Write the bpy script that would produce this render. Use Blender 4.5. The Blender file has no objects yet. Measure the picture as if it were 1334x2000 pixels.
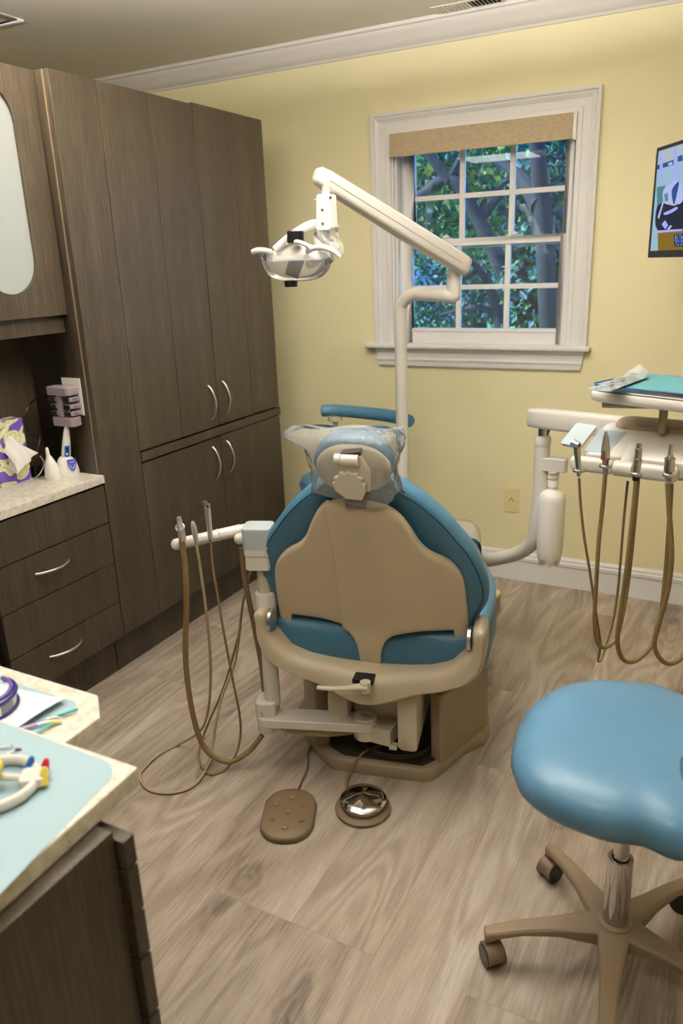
import bpy, bmesh, math, random
import numpy as np
from mathutils import Vector, Matrix
random.seed(7); rng = np.random.default_rng(7)
sc = bpy.context.scene
COL = sc.collection
PI = math.pi
# ------------------------------------------------------------------ camera
F_PX = 1490.6; CX, CY = 667.0, 1000.0; EYE = 1.5
# rows: camera right, camera down, camera forward, written in world axes (x right along window wall, y to window wall, z up)
R = np.array([[0.88749521, 0.45940706, -0.03601943],
              [0.11248688, -0.29177737, -0.94984876],
              [-0.44687688, 0.83893451, -0.31062828]])
cam_d = bpy.data.cameras.new('camera'); cam = bpy.data.objects.new('camera', cam_d); COL.objects.link(cam)
cam.matrix_world = Matrix(((R[0,0], -R[1,0], -R[2,0], 0), (R[0,1], -R[1,1], -R[2,1], 0), (R[0,2], -R[1,2], -R[2,2], EYE), (0,0,0,1)))
cam_d.sensor_fit = 'VERTICAL'; cam_d.sensor_height = 36; cam_d.sensor_width = 24; cam_d.lens = F_PX/2000*36
cam_d.clip_start = 0.05; cam_d.dof.use_dof = True; cam_d.dof.focus_distance = 2.2; cam_d.dof.aperture_fstop = 4.0
sc.camera = cam
sc.view_settings.view_transform = 'Standard'; sc.view_settings.look = 'None'
sc.view_settings.exposure = 0.34; sc.view_settings.gamma = 1.0; sc.view_settings.use_curve_mapping = False
# ------------------------------------------------------------------ world and sun (outside only)
w = bpy.data.worlds.new('world'); sc.world = w; w.use_nodes = True
bg = w.node_tree.nodes['Background']; bg.inputs[0].default_value = (0.28, 0.50, 1.0, 1); bg.inputs[1].default_value = 2.6
sun_d = bpy.data.lights.new('sun', 'SUN'); sun = bpy.data.objects.new('sun', sun_d); COL.objects.link(sun)
sun_d.energy = 14.0; sun_d.angle = 0.02; sun_d.color = (1, 0.95, 0.8)
sun.rotation_euler = Vector((-0.85, -0.25, 0.75)).to_track_quat('Z', 'Y').to_euler(); sun.location = (-6, 6, 8)
LAMP_POWER = 2.9                   # scales every ceiling lamp of the room
# ceiling lamps: centre x, y, size x, size y, strength downwards, strength of the added uplight
PANELS = [(-0.72, 1.88, 0.50, 0.50, 4.4, 38.), (-1.72, 1.28, 0.50, 0.50, 1.2, 38.), (-0.60, 0.25, 0.80, 0.50, 2.6, 3.)]
LAMP_Z = 2.20
# ------------------------------------------------------------------ photo geometry helpers (points of the place on known planes)
def ray(x, y): return R.T @ np.array([(x-CX)/F_PX, (y-CY)/F_PX, 1.0])
CAMP = np.array([0, 0, EYE])
def PZ(x, y, z): d = ray(x, y); return Vector(CAMP + d*((z-EYE)/d[2]))
def PY(x, y, Y): d = ray(x, y); return Vector(CAMP + d*(Y/d[1]))
def PX(x, y, X): d = ray(x, y); return Vector(CAMP + d*(X/d[0]))
# ------------------------------------------------------------------ materials
def S(h):
    h = h.lstrip('#'); c = [int(h[i:i+2], 16)/255 for i in (0, 2, 4)]
    return tuple((v/12.92 if v <= .04045 else ((v+.055)/1.055)**2.4) for v in c) + (1,)
def nmat(name):
    m = bpy.data.materials.new(name); m.use_nodes = True; nt = m.node_tree
    return m, nt, nt.nodes['Principled BSDF']
def add(nt, t, **k):
    n = nt.nodes.new(t)
    for a, b in k.items(): setattr(n, a, b)
    return n
def mat(name, col, rough=.5, metal=0., spec=.5, coat=0., noise=0., nscale=30., bump=0., bscale=300., trans=0., ior=1.45, sss=0., aniso=None):
    m, nt, b = nmat(name); L = nt.links
    col = S(col) if isinstance(col, str) else col
    b.inputs['Base Color'].default_value = col; b.inputs['Roughness'].default_value = rough; b.inputs['Metallic'].default_value = metal
    b.inputs['Specular IOR Level'].default_value = spec; b.inputs['Coat Weight'].default_value = coat; b.inputs['Coat Roughness'].default_value = .08
    b.inputs['IOR'].default_value = ior; b.inputs['Transmission Weight'].default_value = trans
    if sss: b.inputs['Subsurface Weight'].default_value = sss; b.inputs['Subsurface Radius'].default_value = (.02,.02,.02); b.inputs['Subsurface Scale'].default_value = .5
    tc = add(nt, 'ShaderNodeTexCoord')
    if noise:
        n = add(nt, 'ShaderNodeTexNoise'); n.inputs['Scale'].default_value = nscale; n.inputs['Detail'].default_value = 5
        L.new(tc.outputs['Object'], n.inputs['Vector'])
        r = add(nt, 'ShaderNodeValToRGB'); r.color_ramp.elements[0].position = .3; r.color_ramp.elements[1].position = .7
        r.color_ramp.elements[0].color = tuple(max(0, c*(1-noise)) for c in col[:3]) + (1,); r.color_ramp.elements[1].color = tuple(min(1, c*(1+noise)) for c in col[:3]) + (1,)
        L.new(n.outputs['Fac'], r.inputs['Fac']); L.new(r.outputs['Color'], b.inputs['Base Color'])
    if bump:
        n = add(nt, 'ShaderNodeTexNoise'); n.inputs['Scale'].default_value = bscale; n.inputs['Detail'].default_value = 3
        L.new(tc.outputs['Object'], n.inputs['Vector'])
        bp = add(nt, 'ShaderNodeBump'); bp.inputs['Strength'].default_value = bump; bp.inputs['Distance'].default_value = .001
        L.new(n.outputs['Fac'], bp.inputs['Height']); L.new(bp.outputs['Normal'], b.inputs['Normal'])
    return m
def emis(name, col, s):
    m, nt, b = nmat(name); col = S(col) if isinstance(col, str) else col
    b.inputs['Base Color'].default_value = (0,0,0,1); b.inputs['Specular IOR Level'].default_value = 0.2
    b.inputs['Emission Color'].default_value = col; b.inputs['Emission Strength'].default_value = s
    return m
def film(name, col=(1,1,1,1), fres=1.3, haze=.06, rough=.08, tint=(1,1,1,1), bumps=0., bscale=30., minrefl=.03):
    """thin clear sheet: straight see-through with Fresnel reflection and a little haze"""
    m, nt, b = nmat(name); L = nt.links; nt.nodes.remove(b); out = nt.nodes['Material Output']
    t = add(nt, 'ShaderNodeBsdfTransparent'); t.inputs['Color'].default_value = tint
    g = add(nt, 'ShaderNodeBsdfGlossy'); g.inputs['Roughness'].default_value = rough
    d = add(nt, 'ShaderNodeBsdfDiffuse'); d.inputs['Color'].default_value = col
    f = add(nt, 'ShaderNodeFresnel'); f.inputs['IOR'].default_value = fres
    ad = add(nt, 'ShaderNodeMath', operation='ADD'); ad.inputs[1].default_value = minrefl; ad.use_clamp = True
    L.new(f.outputs[0], ad.inputs[0])
    m1 = add(nt, 'ShaderNodeMixShader'); m1.inputs['Fac'].default_value = haze
    L.new(t.outputs[0], m1.inputs[1]); L.new(d.outputs[0], m1.inputs[2])
    m2 = add(nt, 'ShaderNodeMixShader'); L.new(ad.outputs[0], m2.inputs['Fac']); L.new(m1.outputs[0], m2.inputs[1]); L.new(g.outputs[0], m2.inputs[2])
    L.new(m2.outputs[0], out.inputs['Surface'])
    if bumps:
        tc = add(nt, 'ShaderNodeTexCoord'); n = add(nt, 'ShaderNodeTexNoise'); n.inputs['Scale'].default_value = bscale; n.inputs['Detail'].default_value = 4; n.inputs['Distortion'].default_value = 1.5
        L.new(tc.outputs['Object'], n.inputs['Vector']); bp = add(nt, 'ShaderNodeBump'); bp.inputs['Strength'].default_value = bumps; bp.inputs['Distance'].default_value = .01
        L.new(n.outputs['Fac'], bp.inputs['Height']); L.new(bp.outputs['Normal'], g.inputs['Normal']); L.new(bp.outputs['Normal'], f.inputs['Normal'])
    return m
def ramp(nt, stops):
    r = add(nt, 'ShaderNodeValToRGB'); e = r.color_ramp.elements
    e[0].position, e[0].color = stops[0][0], (S(stops[0][1]) if isinstance(stops[0][1], str) else stops[0][1])
    e[1].position, e[1].color = stops[-1][0], (S(stops[-1][1]) if isinstance(stops[-1][1], str) else stops[-1][1])
    for p, c in stops[1:-1]:
        x = e.new(p); x.color = S(c) if isinstance(c, str) else c
    return r
def wood_laminate():
    m, nt, b = nmat('dark_wood_laminate'); L = nt.links
    tc = add(nt, 'ShaderNodeTexCoord'); mp = add(nt, 'ShaderNodeMapping'); mp.inputs['Scale'].default_value = (380, 380, 8)
    L.new(tc.outputs['Object'], mp.inputs['Vector'])
    n = add(nt, 'ShaderNodeTexNoise'); n.inputs['Scale'].default_value = 1.0; n.inputs['Detail'].default_value = 4; n.inputs['Roughness'].default_value = .7
    L.new(mp.outputs[0], n.inputs['Vector'])
    mp2 = add(nt, 'ShaderNodeMapping'); mp2.inputs['Scale'].default_value = (14, 14, .8); L.new(tc.outputs['Object'], mp2.inputs['Vector'])
    n2 = add(nt, 'ShaderNodeTexNoise'); n2.inputs['Scale'].default_value = 1.0; n2.inputs['Detail'].default_value = 3; L.new(mp2.outputs[0], n2.inputs['Vector'])
    mx = add(nt, 'ShaderNodeMath', operation='MULTIPLY_ADD'); mx.inputs[1].default_value = .35; L.new(n2.outputs['Fac'], mx.inputs[0]); L.new(n.outputs['Fac'], mx.inputs[2])
    r = ramp(nt, [(.44, '#211b14'), (.58, '#332b21'), (.70, '#3d3529'), (.86, '#504638')]); L.new(mx.outputs[0], r.inputs['Fac'])
    L.new(r.outputs[0], b.inputs['Base Color']); b.inputs['Roughness'].default_value = .42; b.inputs['Specular IOR Level'].default_value = .4
    bp = add(nt, 'ShaderNodeBump'); bp.inputs['Strength'].default_value = .25; bp.inputs['Distance'].default_value = .0006
    L.new(n.outputs['Fac'], bp.inputs['Height']); L.new(bp.outputs[0], b.inputs['Normal'])
    return m
def plank_floor():
    m, nt, b = nmat('oak_plank_floor'); L = nt.links
    tc = add(nt, 'ShaderNodeTexCoord'); sp = add(nt, 'ShaderNodeSeparateXYZ'); L.new(tc.outputs['Object'], sp.inputs[0])
    sw = add(nt, 'ShaderNodeCombineXYZ')
    ax = add(nt, 'ShaderNodeMath', operation='ADD'); ax.inputs[1].default_value = 20*.2175+.814+.0; L.new(sp.outputs['X'], ax.inputs[0])
    ay = add(nt, 'ShaderNodeMath', operation='ADD'); ay.inputs[1].default_value = 12.2-1.194-.0; L.new(sp.outputs['Y'], ay.inputs[0])
    L.new(ay.outputs[0], sw.inputs['X']); L.new(ax.outputs[0], sw.inputs['Y'])
    br = add(nt, 'ShaderNodeTexBrick'); br.offset = .37; br.offset_frequency = 3; br.squash = 1
    br.inputs['Scale'].default_value = 1; br.inputs['Mortar Size'].default_value = .0008; br.inputs['Mortar Smooth'].default_value = .2; br.inputs['Bias'].default_value = 0
    br.inputs['Brick Width'].default_value = 1.22; br.inputs['Row Height'].default_value = .2175
    br.inputs['Color1'].default_value = (0,0,0,1); br.inputs['Color2'].default_value = (1,1,1,1); br.inputs['Mortar'].default_value = (.5,.5,.5,1)
    L.new(sw.outputs[0], br.inputs['Vector'])
    wv = add(nt, 'ShaderNodeMath', operation='MULTIPLY'); wv.inputs[1].default_value = 37.0; L.new(br.outputs['Color'], wv.inputs[0])
    def noise(scale, detail, rgh, dist, w=True):
        mp = add(nt, 'ShaderNodeMapping'); mp.inputs['Scale'].default_value = scale; L.new(tc.outputs['Object'], mp.inputs['Vector'])
        n = add(nt, 'ShaderNodeTexNoise', noise_dimensions='4D'); n.inputs['Scale'].default_value = 1; n.inputs['Detail'].default_value = detail
        n.inputs['Roughness'].default_value = rgh; n.inputs['Distortion'].default_value = dist
        L.new(mp.outputs[0], n.inputs['Vector']); L.new(wv.outputs[0], n.inputs['W']); return n
    big = noise((5, .9, 1), 4, .55, .6)
    # cathedral rings: contour lines of a stretched noise, bent round the knots
    cat = noise((4.5, .75, 1), 1.5, .4, 1.2)
    ml = add(nt, 'ShaderNodeMath', operation='MULTIPLY'); ml.inputs[1].default_value = 62; L.new(cat.outputs['Fac'], ml.inputs[0])
    fr = add(nt, 'ShaderNodeMath', operation='SINE'); L.new(ml.outputs[0], fr.inputs[0])
    frs = add(nt, 'ShaderNodeMath', operation='MULTIPLY_ADD'); frs.inputs[1].default_value = .5; frs.inputs[2].default_value = .5; L.new(fr.outputs[0], frs.inputs[0])
    fine = noise((330, 11, 1), 3, .75, .3)
    # knots
    mpk = add(nt, 'ShaderNodeMapping'); mpk.inputs['Scale'].default_value = (2.6, .95, 1); L.new(tc.outputs['Object'], mpk.inputs['Vector'])
    dn = add(nt, 'ShaderNodeTexNoise'); dn.inputs['Scale'].default_value = 9; L.new(tc.outputs['Object'], dn.inputs['Vector'])
    dm = add(nt, 'ShaderNodeVectorMath', operation='SCALE'); dm.inputs['Scale'].default_value = .22; L.new(dn.outputs['Color'], dm.inputs[0])
    da = add(nt, 'ShaderNodeVectorMath', operation='ADD'); L.new(mpk.outputs[0], da.inputs[0]); L.new(dm.outputs[0], da.inputs[1])
    vo = add(nt, 'ShaderNodeTexVoronoi', voronoi_dimensions='2D'); vo.inputs['Scale'].default_value = 1; L.new(da.outputs[0], vo.inputs['Vector'])
    kr = ramp(nt, [(0.0, (1,1,1,1)), (.035, (.6,.6,.6,1)), (.10, (.30,.30,.30,1)), (.26, (0,0,0,1))]); L.new(vo.outputs['Distance'], kr.inputs['Fac'])
    krs = add(nt, 'ShaderNodeMath', operation='MULTIPLY'); krs.inputs[1].default_value = 75; L.new(vo.outputs['Distance'], krs.inputs[0])
    ksn = add(nt, 'ShaderNodeMath', operation='SINE'); L.new(krs.outputs[0], ksn.inputs[0])
    # sum
    def mad(a, k, c):
        x = add(nt, 'ShaderNodeMath', operation='MULTIPLY_ADD'); L.new(a, x.inputs[0]); x.inputs[1].default_value = k
        if isinstance(c, (int, float)): x.inputs[2].default_value = c
        else: L.new(c, x.inputs[2])
        return x.outputs[0]
    v = mad(big.outputs['Fac'], .9, -.315)
    v = mad(frs.outputs[0], -.15, v)
    v = mad(fine.outputs['Fac'], .75, v)
    v = mad(kr.outputs[0], -.38, v)
    kk = add(nt, 'ShaderNodeMath', operation='MULTIPLY'); L.new(kr.outputs[0], kk.inputs[0]); L.new(ksn.outputs[0], kk.inputs[1])
    v = mad(kk.outputs[0], .13, v)
    v = mad(br.outputs['Color'], .07, v)
    r = ramp(nt, [(.06, '#4f4339'), (.24, '#75675a'), (.42, '#918375'), (.57, '#a39688'), (.75, '#b9aea2')]); L.new(v, r.inputs['Fac'])
    mo = add(nt, 'ShaderNodeMixRGB'); mo.inputs[2].default_value = S('#6d5a47')
    mf = add(nt, 'ShaderNodeMath', operation='MULTIPLY'); mf.inputs[1].default_value = .45; L.new(br.outputs['Fac'], mf.inputs[0]); L.new(mf.outputs[0], mo.inputs[0])
    L.new(r.outputs[0], mo.inputs[1]); L.new(mo.outputs[0], b.inputs['Base Color'])
    b.inputs['Roughness'].default_value = .48; b.inputs['Specular IOR Level'].default_value = .35
    bp = add(nt, 'ShaderNodeBump'); bp.inputs['Strength'].default_value = .3; bp.inputs['Distance'].default_value = .0006
    L.new(fine.outputs['Fac'], bp.inputs['Height']); L.new(bp.outputs[0], b.inputs['Normal'])
    return m
def quartz():
    m, nt, b = nmat('cream_quartz'); L = nt.links; tc = add(nt, 'ShaderNodeTexCoord')
    n = add(nt, 'ShaderNodeTexNoise'); n.inputs['Scale'].default_value = 60; n.inputs['Detail'].default_value = 6; L.new(tc.outputs['Object'], n.inputs['Vector'])
    r = ramp(nt, [(.35, '#c9bfaa'), (.5, '#dad2c2'), (.65, '#e3ddd2')]); L.new(n.outputs['Fac'], r.inputs['Fac'])
    v = add(nt, 'ShaderNodeTexVoronoi'); v.inputs['Scale'].default_value = 75; L.new(tc.outputs['Object'], v.inputs['Vector'])
    k = ramp(nt, [(.10, (1,1,1,1)), (.16, (0,0,0,1))]); L.new(v.outputs['Distance'], k.inputs['Fac'])
    s = add(nt, 'ShaderNodeTexNoise'); s.inputs['Scale'].default_value = 22; L.new(tc.outputs['Object'], s.inputs['Vector'])
    ks = ramp(nt, [(.50, (0,0,0,1)), (.60, (1,1,1,1))]); L.new(s.outputs['Fac'], ks.inputs['Fac'])
    mu = add(nt, 'ShaderNodeMath', operation='MULTIPLY'); L.new(k.outputs[0], mu.inputs[0]); L.new(ks.outputs[0], mu.inputs[1])
    mx = add(nt, 'ShaderNodeMixRGB'); mx.inputs[2].default_value = S('#8d7a58'); L.new(mu.outputs[0], mx.inputs[0]); L.new(r.outputs[0], mx.inputs[1])
    L.new(mx.outputs[0], b.inputs['Base Color']); b.inputs['Roughness'].default_value = .3
    return m
def shade_fabric():
    m, nt, b = nmat('woven_tan_shade'); L = nt.links; tc = add(nt, 'ShaderNodeTexCoord'); mp = add(nt, 'ShaderNodeMapping'); mp.inputs['Scale'].default_value = (40, 40, 700)
    L.new(tc.outputs['Object'], mp.inputs['Vector']); n = add(nt, 'ShaderNodeTexNoise'); n.inputs['Scale'].default_value = 1; n.inputs['Detail'].default_value = 3; L.new(mp.outputs[0], n.inputs['Vector'])
    r = ramp(nt, [(.3, '#86765c'), (.5, '#a08f74'), (.7, '#b3a389')]); L.new(n.outputs['Fac'], r.inputs['Fac']); L.new(r.outputs[0], b.inputs['Base Color']); b.inputs['Roughness'].default_value = .9
    return m
def tissue_print():
    m, nt, b = nmat('printed_tissue_box'); L = nt.links; tc = add(nt, 'ShaderNodeTexCoord')
    n = add(nt, 'ShaderNodeTexNoise'); n.inputs['Scale'].default_value = 6.5; n.inputs['Detail'].default_value = 0; n.inputs['Distortion'].default_value = 3.5; L.new(tc.outputs['Object'], n.inputs['Vector'])
    r = ramp(nt, [(.0, '#6a4fb5'), (.36, '#f5f0dc'), (.38, '#efe5b4'), (.47, '#b4c878'), (.51, '#f6f2e2'), (.53, '#f1e8bd'), (.60, '#b4c878'), (.64, '#6a4fb5'), (1., '#7a5fc0')]); r.color_ramp.interpolation = 'CONSTANT'
    L.new(n.outputs['Fac'], r.inputs['Fac']); L.new(r.outputs[0], b.inputs['Base Color']); b.inputs['Roughness'].default_value = .5
    return m
def chrome_foil():
    return mat('polished_chrome', (.62,.60,.58,1), .08, 1.0)
MT = dict(
    wood=wood_laminate(), floor=plank_floor(), quartz=quartz(), shade=shade_fabric(), tissuebox=tissue_print(),
    wall=mat('pale_yellow_wall', '#eee5bb', .85, spec=.25, bump=.15, bscale=220, noise=.02, nscale=3),
    ceiling=mat('ceiling_paint', '#e3ddd0', .95, spec=.1), crown=mat('crown_paint', '#d5d0c9', .6, spec=.3),
    trim=mat('white_trim', '#e4e2e0', .38, spec=.45), dark=mat('dark_recess', '#0d0a07', .8), black=mat('black_plastic', '#0c0c0d', .3),
    vinyl=mat('blue_vinyl', '#43708a', .36, spec=.45, bump=.12, bscale=900), seatvinyl=mat('blue_stool_vinyl', '#557f9c', .34, spec=.45, bump=.1, bscale=900),
    piping=mat('dark_blue_seam', '#173646', .6),
    cream=mat('cream_plastic', '#cbc1ad', .42, spec=.45, noise=.02, nscale=8), greige=mat('greige_casting', '#b8ab93', .4, spec=.45), shell=mat('beige_shell_plastic', '#c3b397', .36, spec=.45, bump=.15, bscale=700),
    enamel=mat('cream_enamel', '#d9d3c8', .3, spec=.5, coat=.3), whitep=mat('white_plastic', '#ece8e2', .35), bottle=mat('milky_bottle', '#e9e4da', .35, sss=.3),
    basep=mat('tan_base_plastic', '#93836a', .45, noise=.05, nscale=10), rubber=mat('brown_rubber', '#352b20', .6), pedal=mat('brown_pedal_rubber', '#6b5a44', .55, spec=.4, noise=.06, nscale=12),
    olive=mat('olive_tan_hose', '#7d6840', .45, noise=.08, nscale=60), tanh=mat('tan_hose', '#9a8a68', .5), brownh=mat('brown_hose', '#7a6442', .5), greyh=mat('pale_grey_hose', '#b3a890', .5),
    nickel=mat('brushed_nickel', (.62,.58,.52,1), .3, 1.), steel=mat('satin_steel', (.62,.62,.62,1), .22, 1.), chrome=chrome_foil(), foil=mat('grey_metal_tip', (.7,.68,.68,1), .35, .85),
    greyt=mat('grey_plastic', '#7d7480', .5), power=mat('mauve_grey_plastic', '#8d8088', .45), stoolleg=mat('taupe_painted_metal', '#7f6d57', .42, spec=.5),
    caster=mat('brown_caster', '#6a5746', .45), mat_blue=mat('pale_blue_tray_liner', '#9bb4ba', .7), mat_teal=mat('teal_tray_liner', '#4f8c90', .6),
    bluetray=mat('blue_tray_edge', '#2b5a94', .3), paper=mat('white_paper', '#e6e8e8', .8), blue=mat('blue_tip', '#1d5fae', .4), red=mat('red_tip', '#c2233f', .4),
    yellow=mat('yellow_plastic', '#e6cd4a', .4), purple=mat('purple_plastic', '#5b4a8a', .35), lilac=mat('lilac_plastic', '#b49ac0', .4), navy=mat('navy_plastic', '#25285f', .25),
    ivory=mat('ivory_plate', '#e6d8a2', .5), logo=mat('blue_print', '#3d46a8', .5), tip=mat('plum_tip', '#6d2a55', .5), teal=mat('teal_print', '#3aa5a0', .5),
    frost=mat('frosted_glass', '#a3a9a8', .45, spec=.5), frosted_edge=mat('edge_band', '#8b7a66', .5),
    leaf=mat('leaf_green', '#4c7d45', .6, noise=.5, nscale=1.3), leafy=mat('leaf_yellow_green', '#b7bf5c', .6, noise=.35, nscale=2), leafd=mat('leaf_blue_green', '#2a5a5c', .6, noise=.4, nscale=1.5),
    bark=mat('grey_bark', '#262a30', .9, noise=.4, nscale=9, bump=.6, bscale=25), grass=mat('lawn', '#4d7d52', .95, noise=.3, nscale=3), siding=mat('blue_grey_siding', '#7fa0cc', .7, noise=.06, nscale=2), roofm=mat('slate_roof', '#3c4d66', .8, noise=.2, nscale=6),
    glass=film('window_glass', fres=1.5, haze=.015, rough=.01, tint=(.80,.90,1,1), minrefl=.03),
    wrap=film('clear_wrap', col=(.95,.96,.97,1), fres=1.2, haze=.19, rough=.10, bumps=.45, bscale=45, minrefl=.06),
    pouchfilm=film('pouch_film', col=(.95,.96,.97,1), fres=1.25, haze=.34, rough=.12, bumps=.5, bscale=50, minrefl=.05),
    bluewrap=film('pale_blue_barrier_film', col=(.66,.80,.86,1), fres=1.2, haze=.55, rough=.3, bumps=.3, bscale=60),
    lightwrap=film('lamp_barrier_film', col=(.80,.86,.93,1), fres=1.3, haze=.16, rough=.12, bumps=.12, bscale=30),
    vinylcover=film('toe_vinyl', col=(.82,.78,.62,1), fres=1.3, haze=.55, rough=.15), tissue=mat('tissue_paper', '#ece9e4', .9, sss=.2),
    visor=film('visor_plastic', col=(.6,.6,.7,1), fres=1.5, haze=.25, rough=.05, minrefl=.08),
)
# ------------------------------------------------------------------ mesh helpers
class Bm:
    def __init__(s): s.b = bmesh.new(); s.mi = 0
    def _v(s, p): return s.b.verts.new(Vector(p))
    def face(s, vs):
        try: f = s.b.faces.new(vs)
        except ValueError: return None
        f.material_index = s.mi; return f
    def poly(s, pts): return s.face([s._v(p) for p in pts])
    def box(s, x0, x1, y0, y1, z0, z1, M=None):
        P = [(x, y, z) for z in (z0, z1) for y in (y0, y1) for x in (x0, x1)]
        if M is not None: P = [M @ Vector(p) for p in P]
        v = [s._v(p) for p in P]
        for f in ((0,2,3,1), (4,5,7,6), (0,1,5,4), (2,6,7,3), (0,4,6,2), (1,3,7,5)): s.face([v[i] for i in f])
        return s
    def rings(s, rings, cap0=True, cap1=True, closed=True):
        R_ = [[s._v(p) for p in r] for r in rings]; n = len(R_[0])
        for a, b in zip(R_, R_[1:]):
            for i in range(n if closed else n-1):
                j = (i+1) % n; s.face([a[i], a[j], b[j], b[i]])
        if cap0: s.face(list(reversed(R_[0])))
        if cap1: s.face(R_[-1])
        return s
    def cyl(s, p0, p1, r0, r1=None, seg=24, caps=True):
        return s.tube([p0, p1], [r0, r0 if r1 is None else r1], seg, caps, False)
    def tube(s, pts, r, seg=12, caps=True, smooth=True, n=8, flat=1.0):
        P = [Vector(p) for p in pts]; k = len(P)
        rr = list(r) if isinstance(r, (list, tuple)) else [r]*k
        if smooth and k > 2:
            Q, RR = [], []
            for i in range(k-1):
                a, b, c, d = P[max(i-1,0)], P[i], P[i+1], P[min(i+2,k-1)]
                for j in range(n):
                    t = j/n; Q.append(.5*((2*b)+(-a+c)*t+(2*a-5*b+4*c-d)*t*t+(-a+3*b-3*c+d)*t**3)); RR.append(rr[i]*(1-t)+rr[i+1]*t)
            Q.append(P[-1]); RR.append(rr[-1]); P, rr = Q, RR
        k = len(P); T = []
        for i in range(k):
            t = P[min(i+1,k-1)]-P[max(i-1,0)]; T.append(t.normalized() if t.length > 1e-9 else Vector((0,0,1)))
        up = Vector((0,0,1)) if abs(T[0].z) < .9 else Vector((0,1,0))
        nn = (up - T[0]*up.dot(T[0])).normalized(); rings = []
        for i in range(k):
            nn = (nn - T[i]*nn.dot(T[i])); nn = nn.normalized() if nn.length > 1e-6 else Vector((1,0,0)); bb = T[i].cross(nn)
            rings.append([P[i] + (nn*math.cos(2*PI*j/seg)*flat + bb*math.sin(2*PI*j/seg))*rr[i] for j in range(seg)])
        return s.rings(rings, caps, caps)
    def lathe(s, c, prof, ax=(0,0,1), seg=32, sx=1.0, sy=1.0):
        ax = Vector(ax).normalized(); q = ax.to_track_quat('Z', 'Y'); c = Vector(c)
        rings = [[c + q @ Vector((r*math.cos(2*PI*j/seg)*sx, r*math.sin(2*PI*j/seg)*sy, z)) for j in range(seg)] for r, z in prof]
        return s.rings(rings)
    def prism(s, poly, o, ex, ey, d0, d1):
        """outline poly (a,b) in frame o+ex*a+ey*b, thickness from d0 to d1 along ex x ey"""
        o, ex, ey = Vector(o), Vector(ex), Vector(ey); en = ex.cross(ey).normalized()
        return s.rings([[o+ex*a+ey*b+en*d for a, b in poly] for d in (d0, d1)])
    def scaled(s, poly, o, ex, ey, prof):
        """cushion: rings of the outline scaled about its centre, prof = [(scale, depth)]"""
        o, ex, ey = Vector(o), Vector(ex), Vector(ey); en = ex.cross(ey).normalized()
        ca = sum(p[0] for p in poly)/len(poly); cb = sum(p[1] for p in poly)/len(poly)
        return s.rings([[o+ex*(ca+(a-ca)*k)+ey*(cb+(b-cb)*k)+en*d for a, b in poly] for k, d in prof])
    def grid(s, f0, f1, us, ts):
        """closed slab between two surfaces sampled on us x ts"""
        A = [[s._v(f0(u, t)) for t in ts] for u in us]; B = [[s._v(f1(u, t)) for t in ts] for u in us]
        n, m = len(us), len(ts)
        for i in range(n-1):
            for j in range(m-1):
                s.face([A[i][j], A[i+1][j], A[i+1][j+1], A[i][j+1]]); s.face([B[i][j], B[i][j+1], B[i+1][j+1], B[i+1][j]])
        for i in range(n-1):
            s.face([A[i][0], B[i][0], B[i+1][0], A[i+1][0]]); s.face([A[i][m-1], A[i+1][m-1], B[i+1][m-1], B[i][m-1]])
        for j in range(m-1):
            s.face([A[0][j], A[0][j+1], B[0][j+1], B[0][j]]); s.face([A[n-1][j], B[n-1][j], B[n-1][j+1], A[n-1][j+1]])
        return s
    def sheet(s, f, us, ts):
        A = [[s._v(f(u, t)) for t in ts] for u in us]
        for i in range(len(us)-1):
            for j in range(len(ts)-1): s.face([A[i][j], A[i+1][j], A[i+1][j+1], A[i][j+1]])
        return s
    def sph(s, c, r, seg=20, sx=1, sy=1, sz=1):
        prof = [(max(1e-4, math.sin(PI*i/10)), -math.cos(PI*i/10)) for i in range(11)]
        c = Vector(c); return s.rings([[c+Vector((r*a*math.cos(2*PI*j/seg)*sx, r*a*math.sin(2*PI*j/seg)*sy, r*b*sz)) for j in range(seg)] for a, b in prof])
WM = {}
def W_(o): return WM.get(o.name, Matrix.Identity(4))
def obj(name, m, material, parent=None, bevel=0, seg=2, sub=0, local=False, kind=None, label=None, sharp=40):
    me = bpy.data.meshes.new(name); bmesh.ops.remove_doubles(m.b, verts=m.b.verts, dist=1e-6)
    bmesh.ops.recalc_face_normals(m.b, faces=m.b.faces)
    if parent is not None and not local: bmesh.ops.transform(m.b, matrix=W_(parent).inverted(), verts=m.b.verts)
    for f in m.b.faces: f.smooth = True
    if not bevel:
        for e in m.b.edges:
            if len(e.link_faces) == 2 and e.calc_face_angle(0) > math.radians(sharp): e.smooth = False
    m.b.to_mesh(me); m.b.free()
    for x in (material if isinstance(material, (list, tuple)) else [material]): me.materials.append(x if not isinstance(x, str) else MT[x])
    o = bpy.data.objects.new(name, me); COL.objects.link(o)
    if parent is not None: o.parent = parent; WM[o.name] = W_(parent)
    if bevel:
        b = o.modifiers.new('bevel', 'BEVEL'); b.width = bevel; b.segments = seg; b.limit_method = 'ANGLE'; b.angle_limit = math.radians(35); b.use_clamp_overlap = True
        wn = o.modifiers.new('wn', 'WEIGHTED_NORMAL'); wn.keep_sharp = True
    if sub:
        b = o.modifiers.new('sub', 'SUBSURF'); b.levels = sub; b.render_levels = sub
    if kind: o['kind'] = kind
    if label: o['label'] = label
    return o
def tag(o, label, cat, group=None):
    o['label'] = label; o['category'] = cat
    if group: o['group'] = group
    return o
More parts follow.
